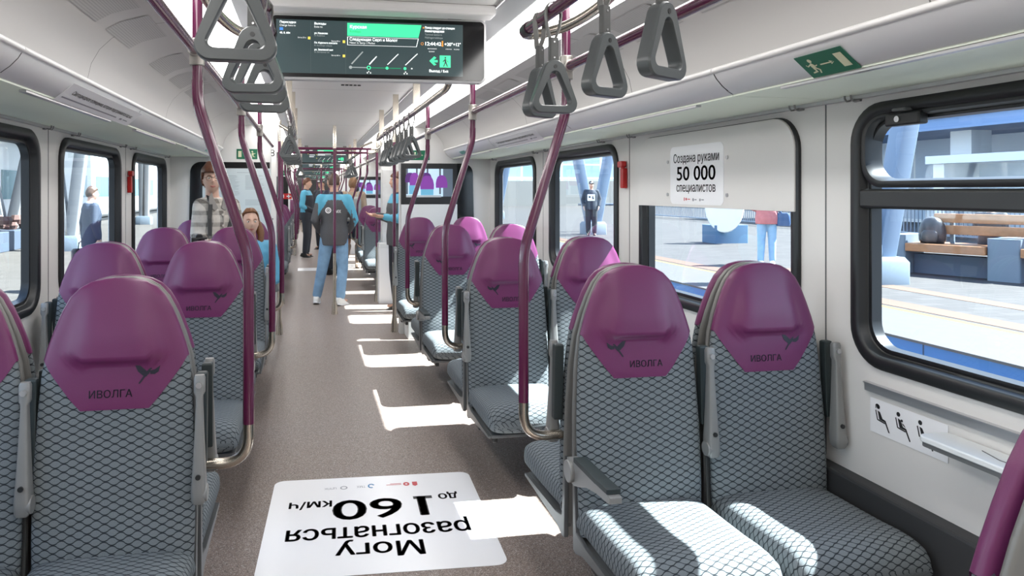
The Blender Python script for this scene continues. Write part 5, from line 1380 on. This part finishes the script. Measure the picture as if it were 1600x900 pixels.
    if shoes:
        for S in 'LR':
            an = J['an' + S]; f = Vector(pose['foot' + S]) if 'foot' + S in pose else Vector((.03 if S == 'L' else -.03, -.17, -.05))
            fd = f.normalized(); up = Vector((0, 0, 1)); sd = fd.cross(up).normalized(); up = sd.cross(fd)
            mb = MB(); rings = []
            base = an - up * .082
            for t, hw, h in ((-.085, .022, .055), (-.075, .034, .075), (-.03, .040, .10), (.03, .041, .095), (.08, .045, .066), (.135, .047, .050), (.18, .038, .040), (.20, .018, .028)):
                c = base + fd * t; rings.append([c + sd * a + up * b for a, b in rrect(-hw, hw, .0, h, min(hw, h) * .42, 4)])
            mb.loft(rings); sh_ = obj('shoe', mb, shoes[0], body, smooth=60)
            mb = MB(); mb.loft([[base + fd * t + sd * a + up * zz for t, a in [(-.088, -.02), (-.06, -.038), (.05, -.043), (.13, -.050), (.19, -.036), (.206, 0), (.19, .036), (.13, .050), (.05, .043), (-.06, .038), (-.088, .02)]] for zz in (-.002, .020)])
            obj('sole', mb, shoes[1], sh_, smooth=30)
    if extra: extra(body, J, HM)
    return body
CYAN = mat('jacket_cyan', (.085, .36, .52), .6); CHAR = mat('jacket_charcoal', (.075, .075, .082), .7, noise=.15, nscale=60); NAVY = mat('collar_navy', (.014, .02, .045), .6)
JEANS = mat('light_jeans', (.20, .34, .50), .85, noise=.35, nscale=9); DKTR = mat('dark_trousers', (.020, .023, .032), .8); BLKSH = mat('black_shoe', (.012, .012, .012), .4); WSH = mat('white_shoe', (.72, .72, .70), .5)
HBR = mat('hair_brown', (.075, .040, .024), .55, noise=.35, nscale=60); HAUB = mat('hair_auburn', (.115, .042, .020), .5, noise=.35, nscale=60); HLB = mat('hair_light_brown', (.24, .13, .065), .55, noise=.3, nscale=50); HLONG = mat('hair_long_brown', (.16, .065, .022), .5, noise=.35, nscale=70)
SKPALE = mat('skin_pale', (.62, .40, .31), .5, spec=.35)

# man with the two-tone jacket seen from behind in the vestibule
def zone_tmx(c):
    if c.z > 1.40 - 1.7 * max(0, abs(c.x) - .09) + (.0 if c.y > 0 else -.08) and abs(c.x) < .22: return 1
    if c.x > .2 and c.z > 1.36: return 1
    if c.x < -.215 - max(0, 1.3 - c.z) * .22 and c.y < .10: return 1
    if c.x > .285 and c.y < .0: return 1
    return 0
def tmx_extra(body, J, HM):
    M = frame_mat((.085, .147, 1.262), (-1, 0, 0), (0, .06, 1))
    flat('jacket_emblem', ring_polys(0, 0, .026, .040, 24), STICK, M, body, .004); flat('jacket_emblem', ring_polys(0, 0, .011, .018, 16), STICK, M, body, .004)
    text('jacket_lettering', 'тмх', .075, STICK, M @ Matrix.Translation((.115, -.012, 0)), body, width=.105, bold=.002, lift=.004)
    mb = MB(); mb.box(-.262, -.235, -.02, .05, 1.22, 1.27); 
person('man from behind in charcoal and cyan jacket and light jeans, standing in the vestibule', (.335, 9.42, FZ), pi, 1.69, fine=.008, face=False, head_yaw=-12,
       pose=dict(elL=(.262, .05, 1.13), wrL=(.19, -.13, .97), elR=(-.268, .05, 1.13), wrR=(-.20, -.13, .97), anL=(.235, -.04, .085), knL=(.155, -.02, .5), anR=(-.075, .15, .085), knR=(-.11, .03, .50), footL=(-.02, -.16, -.045), footR=(-.12, -.11, -.045)),
       hair=HBR, hairopt=dict(back=-.30, grow=.006, thick=.012, front=.5), top=([CHAR, CYAN], zone_tmx), legs=([JEANS], None), shoes=(WSH, STICK), collar=NAVY, extra=tmx_extra, tgrow=.026, topz=-.16, ag=.90)
# man on the left in profile
def zone_side(c): return 1 if (c.y > .0 and c.z > 1.0) or c.z > 1.37 or abs(c.x) > .235 else 0
person('man in cyan and dark jacket and black trousers standing in profile at the far left', (-.03, 16.15, FZ), R(78), 1.75, fine=.011, head_yaw=4,
       pose=dict(elL=(.25, .06, 1.14), wrL=(.10, -.20, .98), elR=(-.25, .06, 1.14), wrR=(-.08, -.20, 1.0)), hair=HAUB, hairopt=dict(back=-.35, grow=.008), top=([DKTR, CYAN], zone_side), legs=([DKTR], None), shoes=(BLKSH, BLKSH), collar=NAVY, tgrow=.03)
# man with dark cap behind
def cap_extra(body, J, HM):
    mb = MB(); rings = []
    for t in (0, .35, .7, 1.0, 1.25, 1.45): rings.append([HM @ Vector((.086 * cos(t) * cos(2 * pi * k / 24), .105 * cos(t) * sin(2 * pi * k / 24), .040 + .095 * sin(t))) for k in range(24)])
    mb.loft(rings); c = obj('cap', mb, BLKSH, body, smooth=60)
    mb = MB(); mb.loft([[HM @ Vector((a, b - .10, z)) for a, b in rrect(-.06, .06, -.07, .05, .04, 4)] for z in (.040, .048)]); obj('cap_peak', mb, BLKSH, c)
    mb = MB(); mb.box(-.03, .03, -.107, -.103, .06, .085)
    me = obj('cap_mark', MB().loft([[HM @ Vector((a, yy, b)) for a, b in rrect(-.03, .03, .058, .085, .008, 3)] for yy in (-.112, -.098)]), STICK, c)
person('man in dark cap and dark clothes far down the aisle', (.335, 18.2, FZ), R(-40), 1.76, fine=.012, hair=HBR, top=([DKTR], None), legs=([DKTR], None), shoes=(BLKSH, BLKSH), extra=cap_extra)
person('man in navy jacket half hidden behind the man in the charcoal jacket', (.42, 12.75, FZ), R(-130), 1.74, fine=.011, hair=HBR, hairopt=dict(back=-.35), face=True, top=([NAVY], None), legs=([DKTR], None), shoes=(BLKSH, BLKSH), tgrow=.03)
# woman with grey backpack
BEIGE = mat('coat_beige', (.42, .31, .22), .8); BPK = mat('backpack_grey', (.36, .36, .35), .7, noise=.12, nscale=20); BOOT = mat('boot_beige', (.30, .23, .18), .6); SKIRT = mat('skirt_navy', (.012, .018, .032), .8)
def bp_extra(body, J, HM):
    mb = MB(); mb.loft([[(a, y, b) for a, b in rrect(-.17 * k, .17 * k, 1.16 - .25 * k, 1.16 + .22 * k, .08 * k, 5)] for y, k in ((.145, .92), (.17, 1), (.24, .98), (.285, .82))])
    b = obj('backpack', mb, BPK, body, smooth=50)
    mb = MB(); mb.loft([[(a, y, b_) for a, b_ in rrect(-.12 * k, .12 * k, 1.05 - .11 * k, 1.05 + .11 * k, .04, 4)] for y, k in ((.28, 1), (.32, .9))]); obj('backpack_pocket', mb, BPK, b, smooth=50)
    mb = MB()
    for s in (-1, 1): mb.tube([(s * .09, .15, 1.37), (s * .10, .10, 1.44), (s * .11, .0, 1.48), (s * .12, -.12, 1.40), (s * .13, -.13, 1.2)], .014, 8)
    obj('backpack_strap', mb, BPK, b)
    mb = MB(); mb.loft([[(a, b_, z) for a, b_ in [(rx * cos(2 * pi * k / 28), ry * sin(2 * pi * k / 28)) for k in range(28)]] for z, rx, ry in ((1.06, .165, .13), (.95, .195, .15), (.75, .21, .165), (.58, .225, .175))]); obj('skirt', mb, SKIRT, body, smooth=60)
    for S in 'LR':
        mb = MB(); cap(mb, J['kn' + S] + Vector((0, 0, -.08)), .064, J['an' + S], .054); obj('boot_shaft', mb, BOOT, body, smooth=60)
person('woman from behind with light brown hair, grey backpack and beige boots', (.84, 13.72, FZ), R(172), 1.72, fine=.011, face=False, hair=HLB, hairopt=dict(back=-.95, side=-.6, grow=.014, thick=.02), pose=dict(anL=(.16, .05, .085)),
       top=([BEIGE], None), shoes=(BOOT, BOOT), extra=bp_extra, tgrow=.026)
# man on the right of the vestibule, hands out
def zone_r(c): return 1 if c.z > 1.36 or (c.y < -.04 and c.z < 1.5 and c.x > .0 and c.y < -.17) or c.x > .215 else 0
person('man in cyan and charcoal jacket holding out his hands beside the right end wall', (1.085, 8.72, FZ), R(-80), 1.70, fine=.0075, head_yaw=8, skin=SKIN,
       pose=dict(elL=(.27, -.02, 1.16), wrL=(.15, -.22, 1.19), hdL=(.0, -.9, .12), hnL=(-.3, 0, .95), curlL=18, elR=(-.26, -.04, 1.15), wrR=(-.13, -.24, 1.20), hdR=(.1, -.9, .1), hnR=(.3, 0, .95), curlR=20, footL=(.03, -.16, -.05), footR=(-.03, -.16, -.05)),
       hair=HAUB, hairopt=dict(back=-.35, grow=.006, thick=.012), top=([CHAR, CYAN], zone_r), legs=([DKTR], None), shoes=(BLKSH, BLKSH), collar=NAVY, tgrow=.03)

# standing man in the plaid jacket
def plaid():
    m = mat('plaid_wool', (.5, .48, .45), .9, spec=.15); k = NT(m); b = k.n['Principled BSDF']
    t = k.n.new('ShaderNodeTexCoord'); s = k.n.new('ShaderNodeSeparateXYZ'); k.l.new(t.outputs['Object'], s.inputs[0])
    fx = k.math('PINGPONG', k.math('ADD', s.outputs[0], k.math('MULTIPLY', s.outputs[1], .6)), .042); fz = k.math('PINGPONG', s.outputs[2], .048)
    a = k.math('LESS_THAN', fx, .017); c = k.math('LESS_THAN', fz, .018)
    n = k.n.new('ShaderNodeTexNoise'); n.inputs['Scale'].default_value = 35; k.l.new(t.outputs['Object'], n.inputs['Vector'])
    lvl = k.math('ADD', k.math('MULTIPLY', k.math('ADD', a, c), .42), k.math('MULTIPLY', k.math('SUBTRACT', n.outputs['Fac'], .5), .5))
    k.l.new(k.mix(lvl, (.66, .62, .56), (.10, .088, .078)), b.inputs['Base Color']); return m
PLAID = plaid()
def plaid_extra(body, J, HM):
    g = MB()
    for s in (-1, 1):
        pts = [HM @ Vector((s * (.031 + .0235 * cos(2 * pi * k / 20)), -.099 + .006 * abs(cos(2 * pi * k / 20)), .008 + .019 * sin(2 * pi * k / 20))) for k in range(21)]
        g.tube(pts, .0016, 6, cap=False); g.tube([HM @ Vector((s * .0545, -.093, .014)), HM @ Vector((s * .076, -.02, .016)), HM @ Vector((s * .077, .02, .010))], .0016, 6)
    g.tube([HM @ Vector((-.008, -.1005, .012)), HM @ Vector((0, -.103, .015)), HM @ Vector((.008, -.1005, .012))], .0015, 6)
    obj('glasses', g, BLACKP, body)
    # shirt collar wings
    for s in (-1, 1):
        mb = MB(); mb.prism([(s * .012 - .02, 1.385), (s * .045 - .02, 1.36), (s * .092 - .02, 1.41), (s * .088 - .02, 1.475), (s * .055 - .03, 1.515), (s * .04 - .03, 1.46)], 1, -.128, -.108)
        o = obj('collar', mb, mat('collar_grey', (.30, .28, .26), .85), body, smooth=0, bevel=.004)
    mb = MB()
    for k in range(5): mb.cyl((0.0, -.134, 1.33 - .09 * k), (0.0, -.148, 1.33 - .09 * k), .010, 12)
    obj('button', mb, mat('button_pale', (.55, .5, .45), .4), body)
    mb = MB(); mb.box(.005, .012, -.146, -.130, .9, 1.36); obj('placket', mb, mat('placket_pale', (.55, .50, .45), .9), body, smooth=0)
    mb = MB()
    for pts in ([(-.085, -.02, 1.49), (-.095, -.12, 1.43), (-.115, -.155, 1.30), (-.12, -.175, 1.16), (-.12, -.22, 1.10)], [(.085, -.02, 1.49), (.085, -.13, 1.42), (.06, -.165, 1.28), (.01, -.185, 1.14), (-.04, -.24, 1.08)]):
        mb.loft([[Vector(p) + Vector((a, b, 0)) for a, b in ((-.016, -.004), (.016, -.004), (.016, .004), (-.016, .004))] for p in pts])
    st = obj('camera_strap', mb, BLACKP, body, smooth=0)
    mb = MB(); mb.box(.052, .092, -.175, -.165, 1.27, 1.33); obj('strap_tag', mb, mat('tag_orange', (.55, .13, .06), .5), st, smooth=0, bevel=.004)
pl = person('standing man in a grey plaid jacket and glasses holding a camera between the left seats', (-.725, 6.02, FZ), R(26), 1.685, fine=.006, head_yaw=-14, ag=.82, skin=SKPALE,
       pose=dict(hd=(-.055, -.035, 1.62), nck=(-.035, .012, 1.47), shL=(.145, .02, 1.405), shR=(-.140, .01, 1.405), elR=(-.175, -.0, 1.16), wrR=(-.155, -.20, 1.10), hdR=(.55, -.75, .1), hnR=(.7, .35, -.1), curlR=35, elL=(.185, -.02, 1.16), wrL=(.06, -.235, 1.13), hdL=(-.8, -.55, .0), hnL=(-.3, .7, -.1), curlL=35),
       hair=HAUB, hairopt=dict(front=.40, side=-.25, back=-.62, grow=.016, thick=.02, top=.022), top=([PLAID], None), legs=([DKTR], None), shoes=(BLKSH, BLKSH), extra=plaid_extra, tgrow=.020, topz=-.16)
t = thing('photo_camera', 'black camera held low by the man in the plaid jacket', 'camera', (-.83, 5.77, FZ + 1.03), R(20))
obj('camera_body', MB().box(-.06, .06, -.02, .03, .0, .08).prism([(-.03, .08), (.03, .08), (.018, .105), (-.018, .105)], 1, -.015, .02), BLACKP, t, smooth=0, bevel=.006)
obj('camera_lens', MB().tube([(0, -.02, .038), (0, -.09, .038)], [.034, .036], 20), BLACKG, t, smooth=40)
obj('lens_glass', MB().tube([(0, -.0905, .038), (0, -.0925, .038)], [.028, .026], 20), BLACKG, t, smooth=40)

# seated girl
GJ = mat('jacket_sky_blue', (.10, .36, .56), .6); DJ = mat('dark_denim', (.03, .05, .09), .85)
HL = [(1, [(.02, .05, .07), (.10, .05, -.02), (.115, -.03, 1.08), (.12, -.08, .92), (.12, -.10, .80)], .036), (-1, [(-.045, .01, .06), (-.085, -.02, -.02), (-.085, -.10, 1.06), (-.09, -.12, .94), (-.09, -.12, .84)], .032), (0, [(0, .06, .06), (0, .11, -.02), (0, .09, 1.10), (0, .11, .95)], .055)]
person('seated girl with long brown hair and blue jacket leaning into the aisle', (-.505, 6.36, FZ + .06), R(-6), 1.66, fine=.0065, head_yaw=20, head_pitch=-4, skin=SKPALE,
       pose=dict(pel=(-.03, .0, .50), wst=(-.015, -.0, .64), chs=(0.01, -.03, .86), nck=(.02, -.035, 1.04), hd=(.025, -.06, 1.195), shL=(.185, -.02, .97), shR=(-.155, -.02, .97), elL=(.245, -.04, .70), wrL=(.10, -.23, .62), elR=(-.21, -.05, .70), wrR=(-.06, -.24, .64),
                 hpL=(.06, -.02, .49), hpR=(-.12, -.02, .49), knL=(.06, -.44, .60), anL=(.16, -.50, .22), knR=(-.11, -.43, .52), anR=(-.11, -.42, .16), footL=(.07, -.15, -.04), footR=(0, -.16, -.05)),
       hair=HLONG, hairopt=dict(front=.74, side=-.2, back=-.7, grow=.010, thick=.016, long=HL), top=([GJ], None), legs=([DJ], None), shoes=(WSH, STICK), tgrow=.024, topz=-.08)

# people on the platforms
BLKT = mat('sweatshirt_dark', (.022, .03, .045), .85)
def print_extra(body, J, HM):
    M = frame_mat((0, -.156, 1.22), (1, 0, 0), (0, 0, 1)); flat('shirt_print', [rrect(-.12, .12, -.10, .11, .02, 3)], STICK, M, body, .004)
    flat('shirt_print', [disc(-.05, .02, .035, 10), disc(.06, -.02, .03, 10), [(.02, .0), (.05, .06), (.07, .05), (.05, -.01)]], BLKT, M, body, .006)
    cap_extra(body, J, HM)
person('man outside in dark sweatshirt with a white print standing on the right platform', (9.0, 21.9, PR), R(-24), 1.76, fine=.013, pose=dict(elL=(.27, .06, 1.15), wrL=(.24, -.06, .95), elR=(-.27, .06, 1.15), wrR=(-.24, -.06, .95)), hair=HBR, top=([BLKT], None), legs=([DKTR], None), shoes=(BLKSH, BLKSH), extra=print_extra, tgrow=.04, lgrow=.03)
PINK = mat('jacket_pink', (.46, .15, .15), .8, noise=.25, nscale=12)
def pink_extra(body, J, HM):
    mb = MB(); mb.loft([[(x, y, z) for x, y in rrect(-.14 * k - .27, -.27 + .10 * k, -.09, .09, .04, 4)] for z, k in ((.80, 1), (.86, 1.1), (1.0, 1), (1.05, .8))]); b = obj('shoulder_bag', mb, mat('bag_blue', (.03, .08, .18), .5), body, smooth=50)
    obj('bag_strap', MB().tube([(-.25, 0, 1.04), (-.15, -.14, 1.25), (.05, -.1, 1.47), (.1, .05, 1.49), (-.1, .16, 1.25), (-.27, .05, 1.04)], .012, 8), mat('bag_blue', (.03, .08, .18), .5), b)
person('person outside in pink jacket and pale jeans behind the right window', (8.75, 12.55, PR), R(150), 1.70, fine=.013, face=False, hair=HLB, hairopt=dict(back=-.9, side=-.5), pose=dict(elL=(.25, -.02, 1.15), wrL=(.05, -.22, 1.05), elR=(-.25, -.02, 1.15), wrR=(-.05, -.22, 1.08), anL=(.12, .09, .085)), top=([PINK], None), legs=([mat('pale_jeans', (.26, .42, .58), .85, noise=.15, nscale=9)], None), shoes=(WSH, STICK), extra=pink_extra, tgrow=.05, topz=-.12)
person('person outside in blue jeans standing behind the leaning rail', (14.7, 16.5, PR), R(40), 1.75, fine=.014, hair=HBR, top=([BLKT], None), legs=([mat('mid_jeans', (.06, .13, .26), .85, noise=.15, nscale=9)], None), shoes=(BLKSH, BLKSH))
person('person in dark clothes sitting on the far side of the platform bench', (11.42, 10.32, PR - .02), R(113), 1.72, fine=.014, face=False, hair=HBR,
       pose=dict(pel=(0, .05, .60), wst=(0, .06, .74), chs=(0, .04, .94), nck=(0, .03, 1.12), hd=(0, -.01, 1.27), shL=(.175, .03, 1.06), shR=(-.175, .03, 1.06), elL=(.22, .03, .80), elR=(-.22, .03, .80), wrL=(.08, -.22, .72), wrR=(-.08, -.22, .72), hpL=(.09, .0, .60), hpR=(-.09, .0, .60), knL=(.10, -.42, .58), knR=(-.10, -.42, .58), anL=(.11, -.40, .10), anR=(-.11, -.40, .10)),
       top=([BLKT], None), legs=([DKTR], None), shoes=(BLKSH, BLKSH))
SUIT = mat('navy_suit', (.030, .045, .075), .75)
def suit_extra(body, J, HM):
    mb = MB(); mb.loft([[(x + .30, y + .03, z) for x, y in rrect(-.05 * k, .05 * k, -.17 * k, .17 * k, .03, 4)] for z, k in ((.43, .9), (.47, 1.05), (.66, 1.1), (.70, .9))]); b = obj('hand_bag', mb, BLKSH, body, smooth=50)
    obj('bag_handle', MB().tube([(.30, -.05, .69), (.30, -.04, .80), (.30, .03, .83), (.30, .10, .80), (.30, .11, .69)], .009, 8), BLKSH, b)
    mc = MB(); rings = []
    for z, r0 in ((-.03, .070), (.02, .066), (.03, .060), (-.02, .058)): rings.append([J['nck'] + Vector((r0 * cos(2 * pi * k / 20), r0 * sin(2 * pi * k / 20), z)) for k in range(20)])
    mc.loft(rings, cap=False); obj('shirt_collar', mc, STICK, body)
person('man outside in a navy suit carrying a black bag on the left platform', (-3.55, 12.75, PLZ), R(125), 1.74, fine=.010, hair=HBR, pose=dict(wrL=(.285, .03, .87), elL=(.25, .05, 1.14), anL=(.10, -.18, .10), anR=(-.10, .22, .10)), top=([SUIT], None), legs=([mat('suit_blue', (.02, .045, .13), .75)], None), shoes=(BLKSH, BLKSH), extra=suit_extra, tgrow=.035, topz=-.22)
